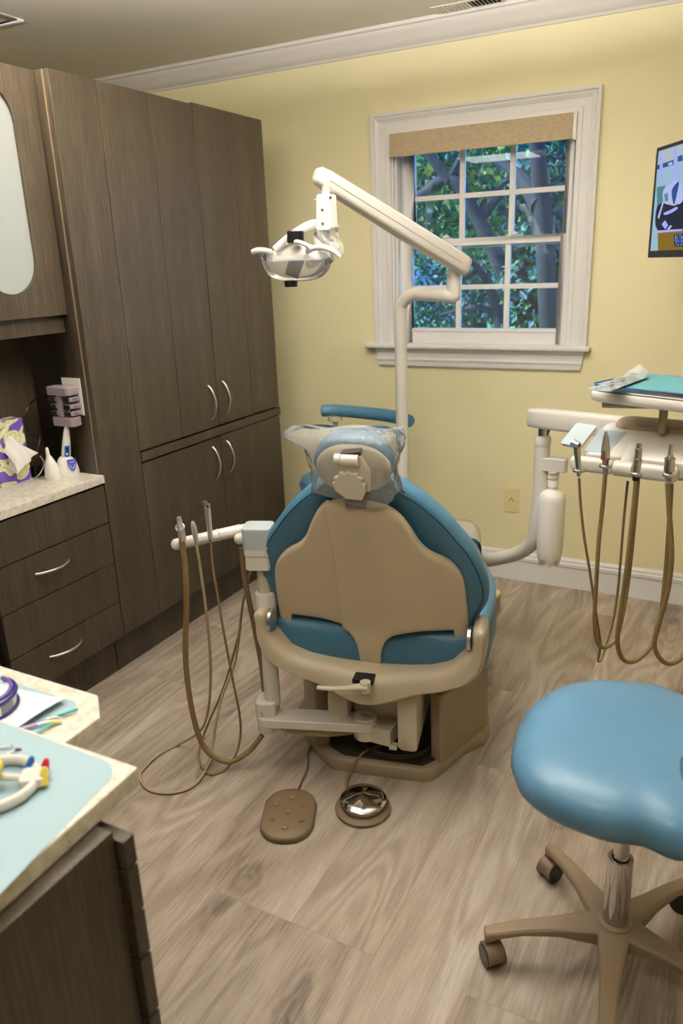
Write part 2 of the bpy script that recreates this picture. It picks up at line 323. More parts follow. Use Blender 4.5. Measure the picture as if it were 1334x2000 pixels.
def thing(name, label, cat, loc=(0,0,0), rz=0, group=None):
    o = bpy.data.objects.new(name, None); COL.objects.link(o); o.location = loc; o.rotation_euler = (0, 0, rz); o.empty_display_size = .05
    WM[o.name] = Matrix.Translation(Vector(loc)) @ Matrix.Rotation(rz, 4, 'Z'); return tag(o, label, cat, group)
def struct(name, m, material, parent=None, **k):
    return obj(name, m, material, parent, kind='structure', **k)
def single(name, m, material, label, cat, group=None, **k): return tag(obj(name, m, material, **k), label, cat, group)
def rrect(x0, x1, y0, y1, r, n=6):
    P = []
    for cx, cy, a in ((x1-r, y1-r, 0), (x0+r, y1-r, 90), (x0+r, y0+r, 180), (x1-r, y0+r, 270)):
        for i in range(n+1):
            t = math.radians(a+90*i/n); P.append((cx+r*math.cos(t), cy+r*math.sin(t)))
    return P
def smooth_poly(P, n=4):
    out = []; k = len(P)
    for i in range(k):
        a, b, c, d = [Vector(P[(i+j-1) % k]+(0,)) for j in range(4)]
        for j in range(n):
            t = j/n; q = .5*((2*b)+(-a+c)*t+(2*a-5*b+4*c-d)*t*t+(-a+3*b-3*c+d)*t**3); out.append((q.x, q.y))
    return out
X3, Y3, Z3 = Vector((1,0,0)), Vector((0,1,0)), Vector((0,0,1))
# ================================================================== ROOM
WY = 3.43; XF = -2.0; ZC = 2.44
XL, XR, YN = -3.7, 1.7, -2.0
struct('floor', Bm().box(XL, XR, YN, WY+.02, -.05, 0), 'floor')
struct('ceiling', Bm().box(XL, XR, YN, WY, ZC, ZC+.05), 'ceiling')
OX0, OX1, OZ0, OZ1 = -1.515, -.697, 1.118, 2.045      # window opening
m = Bm(); m.box(XL, OX0, WY, WY+.16, 0, ZC); m.box(OX1, XR, WY, WY+.16, 0, ZC); m.box(OX0, OX1, WY, WY+.16, 0, OZ0); m.box(OX0, OX1, WY, WY+.16, OZ1, ZC)
struct('wall_back', m, 'wall')
struct('wall_left', Bm().box(XL-.1, XL, YN, WY+.16, 0, ZC), 'wall')
struct('wall_right', Bm().box(XR, XR+.1, YN, WY+.16, 0, ZC), 'wall')
struct('wall_front', Bm().box(XL, XR, YN-.1, YN, 0, ZC), 'wall')
# crown moulding along window wall: profile (distance from wall, height)
def run_x(prof, x0, x1, y, flip=-1):
    m = Bm(); m.rings([[Vector((x, y+flip*a, z)) for a, z in prof] for x in (x0, x1)]); return m
cp = [(0, 2.352), (.008, 2.352), (.012, 2.362), (.022, 2.368), (.034, 2.382), (.048, 2.402), (.060, 2.412), (.066, 2.424), (.076, 2.428), (.080, 2.44), (0, 2.44)]
struct('trim_1', run_x(cp, XL, XR, WY), 'crown', sharp=30)
bp_ = [(0, .0), (.016, .0), (.016, .012), (.014, .018), (.014, .098), (.018, .104), (.018, .118), (.012, .124), (.012, .134), (.006, .143), (0, .145)]
struct('baseboard_back', run_x(bp_, -1.9, XR, WY), 'trim', sharp=30)
# ---- window
win = bpy.data.objects.new('window_1', None); COL.objects.link(win); win.location = (-1.106, WY, OZ0); WM[win.name] = Matrix.Translation(win.location)
win['kind'] = 'structure'
cas = [(0, 0), (0, .012), (.004, .016), (.020, .016), (.024, .012), (.052, .014), (.062, .020), (.068, .022), (.074, .018), (.078, .024), (.086, .026), (.090, .026), (.090, 0)]
def casing(path):
    """path: corner points in (x,z); profile swept with mitres, inner edge on path"""
    m = Bm(); rings = []; k = len(path)
    for i, (x, z, dx, dz) in enumerate(path): rings.append([Vector((x+dx*a, WY-d, z+dz*a)) for a, d in cas])
    return m.rings(rings)
struct('window_casing', casing([(OX0+.008, OZ0, -1, 0), (OX0+.008, OZ1-.018, -1, 1), (OX1-.0, OZ1-.018, 1, 1), (OX1-.0, OZ0, 1, 0)]), 'trim', win, sharp=25)
m = Bm(); m.box(-1.645, -.590, WY-.048, WY+.09, OZ0-.016, OZ0+.004); struct('window_stool', m, 'trim', win, bevel=.006)
ap = [(0, 1.016), (.012, 1.016), (.016, 1.022), (.016, 1.040), (.020, 1.046), (.020, 1.052), (.014, 1.056), (.014, 1.080), (.030, 1.102), (0, 1.102)]
m = Bm(); m.rings([[Vector((x+sx*(z-1.016)*.20, WY-a, z)) for a, z in ap] for x, sx in ((-1.581, -1), (-.630, 1))]); struct('window_apron', m, 'trim', win, sharp=30)
# jambs (stepped) and head
m = Bm()
m.box(OX0, OX0+.016, WY, WY+.15, OZ0, OZ1); m.box(OX1-.016, OX1, WY, WY+.15, OZ0, OZ1); m.box(OX0, OX1, WY, WY+.15, OZ1-.016, OZ1)
for s_, x in ((1, OX0+.016), (-1, OX1-.016)):
    a, b = sorted((x, x+s_*.010)); m.box(a, b, WY+.018, WY+.040, OZ0, OZ1)
    a, b = sorted((x, x+s_*.006)); m.box(a, b, WY+.088, WY+.098, OZ0, OZ1)
struct('window_jamb', m, 'trim', win, bevel=.002)
def sash(nm, gx0, gx1, gz0, gz1, y, sx0, sx1, bot, top, zs, th=.03):
    m = Bm()
    m.box(sx0, gx0, y-th/2, y+th/2, gz0-bot, gz1+top); m.box(gx1, sx1, y-th/2, y+th/2, gz0-bot, gz1+top)
    m.box(gx0, gx1, y-th/2, y+th/2, gz0-bot, gz0); m.box(gx0, gx1, y-th/2, y+th/2, gz1, gz1+top)
    # glazing bead
    m.box(gx0-.004, gx1+.004, y-th/2-.004, y-th/2, gz0-.014, gz0-.010)
    s = struct(nm, m, 'trim', win, bevel=.0015)
    w3 = (gx1-gx0)/3
    g = Bm()
    for k in (1, 2): g.box(gx0+w3*k-.0115, gx0+w3*k+.0115, y-.009, y+.009, gz0, gz1)
    for z in zs:
        for k in range(3): g.box(gx0+w3*k+(.0115 if k else 0), gx0+w3*(k+1)-(.0115 if k < 2 else 0), y-.009, y+.009, z-.0105, z+.0105)
    struct('muntin_grille', g, 'trim', s, bevel=.001)
    struct('window_pane', Bm().box(gx0-.004, gx1+.004, y-.002, y+.001, gz0-.004, gz1+.004), 'glass', s)
    return s
lo = sash('lower_sash', -1.430, -.752, 1.189, 1.551, 3.49, -1.487, -.717, .070, .032, [1.372])
up = sash('upper_sash', -1.430, -.752, 1.575, 1.965, 3.525, -1.487, -.717, .032, .055, [1.763])
for x in (-1.265, -.952):
    m = Bm(); m.box(x-.022, x+.022, 3.478, 3.502, 1.583, 1.588); m.box(x-.013, x+.013, 3.470, 3.492, 1.588, 1.598); m.cyl((x, 3.485, 1.588), (x, 3.485, 1.603), .008, .006)
    struct('sash_lock', m, 'trim', lo, bevel=.001)
# roller shade cassette
rs = thing('roller_shade', 'tan woven fabric valance of the roller shade at the top of the window', 'window shade', (-1.105, WY, 1.93))
obj('fascia', Bm().box(-1.504, -.709, WY-.028, WY-.022, 1.934, 2.030), 'shade', rs, bevel=.002)
m = Bm(); m.box(-1.504, -.709, WY-.022, WY+.05, 2.026, 2.034); m.cyl((-1.49, WY+.02, 1.985), (-.715, WY+.02, 1.985), .028, seg=20); obj('roller_housing', m, 'whitep', rs)
obj('end_cap', Bm().box(-.709, -.695, WY-.030, WY+.05, 1.930, 2.034), 'whitep', rs, bevel=.003, label='white end cap')
obj('end_cap', Bm().box(-1.510, -1.504, WY-.028, WY+.05, 1.934, 2.032), 'whitep', rs, bevel=.002, label='white end cap')
# wall outlet
ol = thing('wall_outlet', 'ivory outlet plate low on the yellow wall under the window', 'outlet', (-.909, WY, .34))
obj('cover_plate', Bm().prism(rrect(-.945, -.874, .340, .457, .006), (0, WY, 0), X3, Z3, 0, .006), 'ivory', ol, bevel=.002)
for z in (.399,):
    m = Bm()
    for dx, dz in ((-.008, 0), (.008, 0), (0, .009)): m.box(-.909+dx-.0016, -.909+dx+.0016, WY-.0075, WY-.006, z+dz-.004, z+dz+.004)
    obj('socket_slots', m, 'dark', ol)
for z in (.438, .359): obj('screw', Bm().cyl((-.909, WY-.0075, z), (-.909, WY-.006, z), .003, seg=12), 'ivory', ol)
# ceiling vent beside crown moulding
cv = thing('ceiling_vent', 'white slatted ceiling vent beside the crown moulding, above the window', 'vent', (-1.115, 3.25, ZC))
m = Bm()
vx0, vx1, vy0, vy1 = -1.245, -.990, 3.268, 3.372
m.box(vx0-.012, vx1+.012, vy0-.012, vy0, ZC-.003, ZC); m.box(vx0-.012, vx1+.012, vy1, vy1+.008, ZC-.003, ZC); m.box(vx0-.012, vx0, vy0, vy1, ZC-.003, ZC); m.box(vx1, vx1+.012, vy0, vy1, ZC-.003, ZC)
m.box(-1.122, -1.110, vy0, vy1, ZC-.003, ZC)
obj('vent_frame', m, 'ceiling', cv, bevel=.001)
obj('duct_opening', Bm().box(vx0, vx1, vy0, vy1, ZC-.0006, ZC+.0004), 'dark', cv)
for k in range(17):
    x = vx0+.008+k*.0155; a = (.0062 if x < -1.12 else .0030)
    if abs(x+1.116) < .008: continue
    m = Bm(); M = Matrix.Translation((x, 0, ZC-.004)) @ Matrix.Rotation(0 if x < -1.12 else .9, 4, 'Y'); m.box(-a, a, vy0, vy1, -.0006, .0006, M); obj('slat', m, 'ceiling', cv)
# square ceiling grille at upper left
cg = thing('ceiling_grille', 'square white ceiling grille at the top left corner of the view', 'vent', (-2.78, 2.32, ZC))
m = Bm(); gx0, gx1, gy0, gy1 = -2.93, -2.63, 2.175, 2.475
for a, b, c, d in ((gx0, gx1, gy0, gy0+.035), (gx0, gx1, gy1-.035, gy1), (gx0, gx0+.035, gy0+.035, gy1-.035), (gx1-.035, gx1, gy0+.035, gy1-.035)): m.box(a, b, c, d, ZC-.010, ZC)
obj('grille_frame', m, 'trim', cg, bevel=.003); obj('core', Bm().box(gx0+.035, gx1-.035, gy0+.035, gy1-.035, ZC-.005, ZC), 'whitep', cg)
# ceiling lamps: unseen panels, hung low with uplights added to brighten the ceiling
DIFF = []
for i, (x, y, sx, sy, e, eu) in enumerate(PANELS):
    t = thing('ceiling_light', ['square hanging light panel over the treatment chair', 'square hanging light panel over the counter side', 'long hanging light panel over the near side of the room'][i], 'ceiling light', (x, y, ZC))
    m = Bm(); r_ = .03
    for a, b, c, d in ((x-sx/2-r_, x+sx/2+r_, y-sy/2-r_, y-sy/2), (x-sx/2-r_, x+sx/2+r_, y+sy/2, y+sy/2+r_), (x-sx/2-r_, x-sx/2, y-sy/2, y+sy/2), (x+sx/2, x+sx/2+r_, y-sy/2, y+sy/2)): m.box(a, b, c, d, LAMP_Z-.025, LAMP_Z+.005)
    for a in (-1, 1):
        for b in (-1, 1): m.cyl((x+a*sx*.4, y+b*sy*.4, LAMP_Z), (x+a*sx*.4, y+b*sy*.4, ZC), .004, seg=8)
    obj('frame', m, 'whitep', t)
    obj('uplight_panel', Bm().box(x-sx/2, x+sx/2, y-sy/2, y+sy/2, LAMP_Z-.004, LAMP_Z+.01), emis('lamp_uplight_%d' % i, (1, .95, .90, 1), eu*LAMP_POWER), t)
    obj('diffuser', Bm().box(x-sx/2, x+sx/2, y-sy/2, y+sy/2, LAMP_Z-.03, LAMP_Z-.006), emis('lamp_diffuser_%d' % i, (1, .96, .91, 1), e*LAMP_POWER), t)
# ================================================================== CABINETS
CE = 3.146; CS = 1.945; XB = -2.285
tc_ = thing('tall_cabinet', 'tall dark wood cabinet with four doors standing against the window wall', 'cabinet', (XF-.15, 2.55, 0))
m = Bm(); m.box(XB, XF-.024, CS, CS+.018, .15, 2.100); m.box(XB, XF-.062, CS, CS+.018, 0, .15); m.box(XB, XF-.024, CE-.018, CE, .15, 2.1); m.box(XB, XF-.062, CE-.018, CE, 0, .15); m.box(XB, XF-.024, CS+.018, CE-.018, 2.082, 2.1); m.box(XB, XB+.012, CS+.018, CE-.018, .1, 2.082)
m.box(XB+.012, XF-.026, CS+.018, CE-.018, .15, .168); m.box(XF-.030, XF-.026, CS+.018, CE-.018, .168, 2.082)
obj('carcass', m, 'wood', tc_, bevel=.0015)
obj('toe_kick', Bm().box(XF-.075, XF-.06, CS, CE-.01, 0, .15), 'wood', tc_)
obj('filler_panel', Bm().box(XF-.020, XF, CS+.001, 2.147, .168, 2.100), 'wood', tc_, bevel=.0015)
def door(y0, y1, z0, z1, hy, hz, groove=None):
    m = Bm()
    if groove:
        m.box(XF-.020, XF, y0, groove-.0012, z0, z1); m.box(XF-.020, XF, groove+.0012, y1, z0, z1); m.box(XF-.020, XF-.0022, groove-.0012, groove+.0012, z0, z1)
    else: m.box(XF-.020, XF, y0, y1, z0, z1)
    d = obj('door', m, 'wood', tc_, bevel=.001)
    h = Bm(); pts = [(XF-.001, hy, hz-.072), (XF+.016, hy, hz-.055), (XF+.030, hy, hz-.02), (XF+.032, hy, hz+.0), (XF+.030, hy, hz+.02), (XF+.016, hy, hz+.055), (XF-.001, hy, hz+.072)]
    h.tube(pts, [.0045, .0045, .005, .0055, .005, .0045, .0045], 10, flat=1.2); obj('handle', h, 'nickel', d)
door(2.150, 2.655, .846, 2.100, 2.600, .953, 2.405)
door(2.659, CE, .846, 2.106, 2.702, .957, 2.917)
door(2.150, 2.650, .168, .796, 2.592, .690)
door(2.654, CE, .168, .800, 2.697, .694)
obj('rail', Bm().box(XF-.020, XF+.004, 2.150, CE+.006, .804, .838), 'wood', tc_, bevel=.0015)
# edge banding line on the tall side
obj('edge_band', Bm().box(XF-.026, XF-.0235, CS-.0006, CS+.018, .806, 2.100), 'frosted_edge', tc_)
# upper cabinet with oval glass
uc = thing('wall_cabinet', 'dark wood upper cabinet with a frosted oval glass door, top left', 'cabinet', (-2.16, 1.6, 1.37))
UX = -2.058
m = Bm(); m.box(XB, UX-.022, .9, CS-.002, 2.082, 2.1); m.box(XB, UX-.022, .9, CS-.002, 1.372, 1.388); m.box(XB, XB+.01, .9, CS-.002, 1.388, 2.082); m.box(XB+.01, UX-.022, .9, .918, 1.388, 2.082); m.box(XB+.01, UX-.022, CS-.02, CS-.002, 1.388, 2.082)
obj('carcass', m, 'wood', uc)
# door with slot-shaped cutout: y0..y1, slot centre
dy0, dy1, dz0, dz1 = 1.475, CS-.003, 1.366, 2.100
g0 = PX(76, 530, UX); sl_y1 = PX(77.5, 545, UX).y-.004; sl_zb = PX(48, 574, UX).z; sl_zt = 2.045; sl_hw = .105; sl_cy = sl_y1-sl_hw
def slot(hw, zb, zt, n=16):
    P = []
    for i in range(n+1): t = PI*i/n; P.append((sl_cy+hw*math.cos(t), zt-hw+hw*math.sin(t)))
    for i in range(n+1): t = PI+PI*i/n; P.append((sl_cy+hw*math.cos(t), zb+hw+hw*math.sin(t)))
    return P
def frame_with_hole(inner, y0, y1, z0, z1, xa, xb):
    m = Bm(); cy, cz = (y0+y1)/2, (z0+z1)/2; outer = []
    for y, z in inner:
        dy, dz = y-cy, z-cz; k = min(((y1-cy) if dy > 0 else (y0-cy))/dy if abs(dy) > 1e-6 else 1e9, ((z1-cz) if dz > 0 else (z0-cz))/dz if abs(dz) > 1e-6 else 1e9); outer.append((cy+dy*k, cz+dz*k))
    # insert true corners
    n = len(inner)
    for X_, rev in ((xb, False), (xa, True)):
        I = [m._v((X_, y, z)) for y, z in inner]; O = [m._v((X_, y, z)) for y, z in outer]
        for i in range(n):
            j = (i+1) % n; a, b = outer[i], outer[j]; f = [I[i], I[j], O[j]]
            if abs(a[0]-b[0]) > 1e-5 and abs(a[1]-b[1]) > 1e-5:
                cyv = a[0] if abs(a[0]-y0) < 1e-5 or abs(a[0]-y1) < 1e-5 else b[0]; czv = a[1] if abs(a[1]-z0) < 1e-5 or abs(a[1]-z1) < 1e-5 else b[1]
                f.append(m._v((X_, cyv, czv)))
            f.append(O[i]); m.face(f)
        if rev: I2 = I
        else: I1 = I
    for i in range(n): j = (i+1) % n; m.face([I1[i], I1[j], I2[j], I2[i]])
    for a, b in (((y0, z0), (y1, z0)), ((y1, z0), (y1, z1)), ((y1, z1), (y0, z1)), ((y0, z1), (y0, z0))): m.poly([(xa, *a), (xa, *b), (xb, *b), (xb, *a)])
    return m
dr = obj('door', frame_with_hole(slot(sl_hw, sl_zb, sl_zt), dy0, dy1, dz0, dz1, UX-.020, UX), 'wood', uc, sharp=30)
obj('glass_panel', Bm().prism([(y, z) for y, z in slot(sl_hw+.004, sl_zb-.004, sl_zt+.004)], (UX-.012, 0, 0), Y3, Z3, -.002, .002), 'frost', dr, label='frosted oval glass')
obj('door', Bm().box(UX-.020, UX, .91, dy0-.003, dz0, dz1), 'wood', uc, bevel=.001)
obj('light_valance', Bm().box(UX-.040, UX-.022, .9, CS-.003, 1.307, 1.371), 'wood', uc, bevel=.001)
obj('niche_back', Bm().box(XB-.01, XB+.008, .9, CS-.002, .78, 1.371), 'wood', uc)
# base drawers
def base_cab(y0, y1, label, hk):
    t = thing('drawer_cabinet', label, 'cabinet', (XF-.14, (y0+y1)/2, 0))
    m = Bm(); m.box(XB, XF-.022, y0, y1, .15, .772); m.box(XB, XF-.066, y0+.001, y1-.001, 0.075, .15); obj('carcass', m, 'wood', t)
    obj('toe_kick', Bm().box(XF-.078, XF-.062, y0, y1-.002, 0, .15), 'wood', t)
    zs = [(.628, .768), (.470, .624), (.3115, .466), (.166, .3075)]
    for k, (z0, z1) in enumerate(zs):
        d = obj('drawer', Bm().box(XF-.020, XF, y0+.001, y1-.003, z0, z1), 'wood', t, bevel=.001)
        if k in hk:
            hz = {1: .558, 3: .251}[k]; hy = (y0+y1)/2-.028; h = Bm()
            h.tube([(XF-.001, hy-.072, hz), (XF+.014, hy-.055, hz), (XF+.028, hy-.02, hz), (XF+.030, hy, hz), (XF+.028, hy+.02, hz), (XF+.014, hy+.055, hz), (XF-.001, hy+.072, hz)], [.0045, .0045, .005, .0055, .005, .0045, .0045], 10)
            obj('handle', h, 'nickel', d)
    return t
base_cab(1.437, CS-.0015, 'dark wood drawer cabinet with four drawers beside the tall cabinet', (1, 3))
base_cab(.92, 1.405, 'dark wood drawer cabinet only glimpsed at the left edge, beyond the four drawers', (1, 3))
single('countertop', Bm().box(XB+.009, XF+.006, .9, CS-.001, .7765, .806), 'quartz', 'speckled cream quartz countertop on the wall cabinets with tissue box and chargers', 'countertop', bevel=.002)
# ---- things on the back counter
CT = .806
tb = thing('tissue_box', 'tall tissue box printed in purple, yellow and green on the back counter', 'tissue box', (-2.245, 1.752, CT))
zt = PX(43, 815, -2.213).z
obj('carton', Bm().box(-2.275, -2.213, 1.685, 1.815, CT, zt), 'tissuebox', tb, bevel=.002)
m = Bm()
def tis(u, t):
    a = t; wv = math.sin(u*9+t*3)*.006
    return Vector((-2.213+.055*math.sin(a*PI*.55)+.006*math.sin(u*14), 1.752-.038+.070*u+(.03*a*(u-.1))+wv*.4, CT+.095+.075*(1-a)*(.4+.6*math.sin(u*PI))-.02*a+.05*a*(u-.5)))
m.sheet(tis, [i/14 for i in range(15)], [i/10 for i in range(11)])
def tis2(u, t): return Vector((-2.211+.045*t+.004*math.sin(u*10+t*5), 1.720+.030*u+.055*t*u, CT+.06+.10*u*(1-t*.4)-.015*t))
m.sheet(tis2, [i/12 for i in range(13)], [i/10 for i in range(11)])
single('tissue', m, 'tissue', 'white tissue pulled out of the printed tissue box', 'tissue')
# charger stands + curing light
def loftz(m, c, secs, seg=28):
    """secs: (z, rx, ry, ox, oy)"""
    return m.rings([[Vector((c[0]+ox+rx*math.cos(2*PI*j/seg), c[1]+oy+ry*math.sin(2*PI*j/seg), c[2]+z)) for j in range(seg)] for z, rx, ry, ox, oy in secs])
c1 = (-2.135, 1.842, CT)
t = thing('charging_stand', 'small cream pointed charging stand, left of the curing light', 'charger', c1)
obj('dock_body', loftz(Bm(), c1, [(0, .030, .025, 0, 0), (.006, .032, .027, 0, 0), (.03, .030, .024, 0, 0), (.055, .023, .018, -.003, 0), (.075, .013, .011, -.006, 0), (.088, .005, .005, -.008, 0)]), 'whitep', t)
obj('cradle_tip', loftz(Bm(), (c1[0]-.006, c1[1]-.004, c1[2]+.07), [(0, .008, .008, 0, 0), (.03, .007, .006, 0, 0), (.042, .005, .005, 0, 0), (.045, .002, .002, 0, 0)]), 'whitep', t)
obj('cradle_groove', loftz(Bm(), (c1[0]+.018, c1[1], c1[2]+.034), [(0, .008, .008, 0, 0), (.02, .007, .007, -.006, 0), (.034, .004, .004, -.013, 0)], 16), 'whitep', t)
c2 = (-2.122, 1.900, CT)
t = thing('charger_dock', 'white domed charger dock with a blue shield print, holding the curing light', 'charger', c2)
obj('body', loftz(Bm(), c2, [(0, .038, .038, 0, 0), (.005, .040, .040, 0, 0), (.025, .038, .038, 0, 0), (.045, .034, .034, -.002, 0), (.060, .027, .027, -.004, 0), (.069, .018, .018, -.005, 0), (.073, .008, .008, -.006, 0)]), 'whitep', t)
sh_ = [(-.013, .028), (.013, .028), (.012, .008), (.006, -.006), (0, -.011), (-.006, -.006), (-.012, .008)]
m = Bm(); o_ = Vector((c2[0]+.0365, c2[1]-.0105, c2[2]+.033)); ex = Vector((.28, .96, 0)).normalized(); ey = Vector((-.17, .05, .98)).normalized(); en = ex.cross(ey)
m.prism([(a*1.25, b*1.1) for a, b in sh_], o_+en*.0015, ex, ey, 0, .0018); obj('shield_print', m, 'logo', t, label='blue shield shaped print')
m = Bm(); m.tube([o_+en*.0035+ex*a+ey*b for a, b in ((-.010, .012), (-.006, .002), (0, -.002), (.006, .002), (.010, .012))], .0012, 8); m.tube([o_+en*.0035+ex*a+ey*b for a, b in ((-.009, .022), (0, .020), (.009, .022))], .001, 8); obj('print_band', m, 'whitep', t)
cl = thing('curing_light', 'white pen shaped curing light with a blue key panel standing in its base', 'dental tool', (c2[0], c2[1], CT+.055))
p0 = Vector((c2[0]-.006, c2[1]+.002, CT+.050)); p1 = PY(130, 838, 1.900)
obj('body', Bm().tube([p0, p0.lerp(p1, .3), p0.lerp(p1, .6), p1], [.0150, .0165, .0145, .0090], 20), 'whitep', cl)
p2 = PY(133, 818, 1.900); obj('light_tip', Bm().tube([p1, p1.lerp(p2, .6), p2], [.0085, .008, .007], 16), 'foil', cl)
obj('light_guide', Bm().tube([p2, PY(135, 806, 1.900), PY(137, 797, 1.900)], [.0045, .004, .003], 12), 'greyt', cl)
m = Bm(); a0, a1 = p0.lerp(p1, .16), p0.lerp(p1, .50); d_ = Vector((.80, -.5, .12)).normalized(); sd = Vector((.5, .85, 0)).normalized()
m.prism([(a, b) for a, b in rrect(-.0085, .0085, 0, (a1-a0).length, .005)], a0+d_*.0135, sd, (a1-a0).normalized(), -.004, .0035); obj('key_panel', m, 'blue', cl, label='blue key panel')
m = Bm(); q_ = a0.lerp(a1, .55)+d_*.0172; m.prism(rrect(-.003, .003, -.008, .012, .001), q_, sd, (a1-a0).normalized(), -.001, .001); obj('display', m, 'dark', cl)
m = Bm(); q_ = a0.lerp(a1, .22)+d_*.0172; m.cyl(q_, q_+d_*.001, .0035, seg=14); obj('button', m, 'whitep', cl)
# power tower on tall cabinet's side
PYs = CS
pw = thing('power_tower', 'mauve grey plug tower hanging on the tall cabinet side above the chargers', 'power strip', (-2.11, PYs, .99))
obj('wall_plate', Bm().box(-2.134, -2.046, PYs-.004, PYs, 1.02, 1.150), 'whitep', pw, bevel=.001, label='white wall plate')
px0, px1 = -2.165, -2.052; yo = PYs-.004
obj('housing', Bm().prism(rrect(px0, px1, -.055, 0, .018), (0, yo, 1.095), X3, Y3, 0, .030), 'power', pw, bevel=.004); obj('lower_housing', Bm().prism(rrect(px0+.004, px1-.002, -.050, 0, .018), (0, yo, .985), X3, Y3, 0, .034), 'power', pw, bevel=.004)
obj('spine', Bm().box(-2.122, -2.098, yo-.048, yo, 1.019, 1.095), 'power', pw, bevel=.003)
for k in range(3):
    z = 1.022+.0245*k; mm = Bm(); mm.prism(rrect(px0+.006, -2.124, -.046, 0, .008), (0, yo, z), X3, Y3, .002, .018); mm.prism(rrect(-2.096, px1-.001, -.046, 0, .008), (0, yo, z), X3, Y3, .002, .018); s = obj('socket_block', mm, 'greyt' if k != 1 else 'power', pw, bevel=.002)
    
    for bx_ in ((px1-.0025, px1-.0005, yo-.036, yo-.033, z+.006, z+.014), (px1-.0025, px1-.0005, yo-.026, yo-.023, z+.006, z+.014), (-2.09, -2.062, yo-.0475, yo-.0455, z+.0035, z+.0165), (-2.158, -2.13, yo-.0475, yo-.0455, z+.0035, z+.0165)): obj('socket_opening', Bm().box(*bx_), 'dark', s)
# cords
m = Bm(); m.tube([(-2.165, 1.905, 1.06), PY(90, 775, 1.905), PX(62, 785, -2.25), PX(50, 810, -2.255), PX(54, 840, -2.25), PX(68, 853, -2.24), PX(78, 848, -2.22), PX(76, 870, -2.2), PX(70, 885, -2.19)], .0028, 8); single('cable', m, 'black', 'black cable looping down from the plug tower', 'cord')
m = Bm(); rr = random.Random(3); pts = []
for k in range(26): pts.append(Vector((-2.21+.035*rr.random(), 1.845+.055*rr.random(), CT+.005+.05*rr.random())))
m.tube(pts, .0018, 7); single('coiled_cord', m, 'black', 'tangled thin black cords heaped behind the cream charging stand', 'cord')
t = thing('power_adapter', 'small glossy black power adapter lying behind the tissue box', 'power adapter', (-2.222, 1.845, CT))
m = Bm(); m.box(-2.245, -2.200, 1.822, 1.868, CT, CT+.038); obj('case', m, 'black', t, bevel=.006)
m = Bm(); m.box(-2.205, -2.198, 1.835, 1.853, CT+.01, CT+.022); obj('plug', m, 'dark', t)
m = Bm(); m.tube([PZ(66, 935, .81), PZ(78, 925, .83), PX(86, 905, -2.19), PX(78, 890, -2.2)], .0022, 8); single('pale_cord', m, 'greyh', 'pale beige cord looping beside the black adapter', 'cord')
# ================================================================== NEAR ISLAND
NT = .860
nc = thing('island_cabinet', 'dark wood island cabinet in the lower left corner, drawers facing the chair', 'cabinet', (-1.1, .25, 0))
obj('carcass', Bm().box(-1.75, -.640, -.35, .556, .0, NT-.030), 'wood', nc, bevel=.001)
for z0, z1 in ((.772, .815), (.697, .768), (.624, .693), (.52, .620), (.30, .516), (.10, .296)):
    d = obj('drawer', Bm().box(-1.05, -.627, .558, .578, z0, z1), 'wood', nc, bevel=.001)
obj('drawer_bank', Bm().box(-1.75, -1.054, .558, .578, .10, .815), 'wood', nc, bevel=.001)
single('island_countertop', Bm().prism([(-1.80, -.40), (-.635, -.40), (-.669, .6415), (-1.80, .6415)], (0,0,0), X3, Y3, NT-.030, NT), 'quartz', 'thick speckled quartz countertop in the lower left foreground', 'countertop', bevel=.003)
FT = .810
fc = thing('side_cabinet', 'low dark cabinet carrying the far chamfered countertop', 'cabinet', (-1.3, .67, 0))
obj('carcass', Bm().box(-1.72, -1.02, .582, .74, 0, FT-.032), 'wood', fc); obj('side_panel', Bm().box(-1.02, -1.0, .582, .75, 0, FT-.032), 'wood', fc)
single('chamfered_countertop', Bm().prism([(-1.80, .582), (-.866, .582), (-.869, .767), (-.921, .8155), (-1.80, .822)], (0,0,0), X3, Y3, FT-.032, FT), 'quartz', 'lower quartz countertop with a chamfered corner behind the foreground one', 'countertop', bevel=.003)
# mats
def flat(poly, z, th=.0006): return Bm().prism(poly, (0,0,z), X3, Y3, 0, th)
P = rrect(-1.25, -.688, .20, .632, .035); P = [(x + (.03*(.632-y)/.2 if x > -.75 else 0), y) for x, y in P]
single('tray_liner', flat([(x, y+.012) if x < -1.2 and y > .5 else (x, y) for x, y in P], NT), 'mat_blue', 'pale blue paper liner covering the foreground countertop', 'tray liner')
single('far_tray_liner', flat(rrect(-1.45, -.925, .55+.035, .783, .022), FT), 'mat_blue', 'pale blue paper liner on the lower chamfered countertop', 'tray liner')
m = Bm()
def pap(u, t):
    x = -1.16+.205*u; y = .625+.14*t; return Vector((x+.006*t, y+.012*u*t, FT+.0012+.004*abs(math.sin(u*5+t*4))*(1-t*.6)+(.010*max(0, u-.82)/.18)))
m.sheet(pap, [i/16 for i in range(17)], [i/8 for i in range(9)])
single('paper_sheet', m, 'paper', 'white crumpled paper sheet on the far blue liner', 'paper')
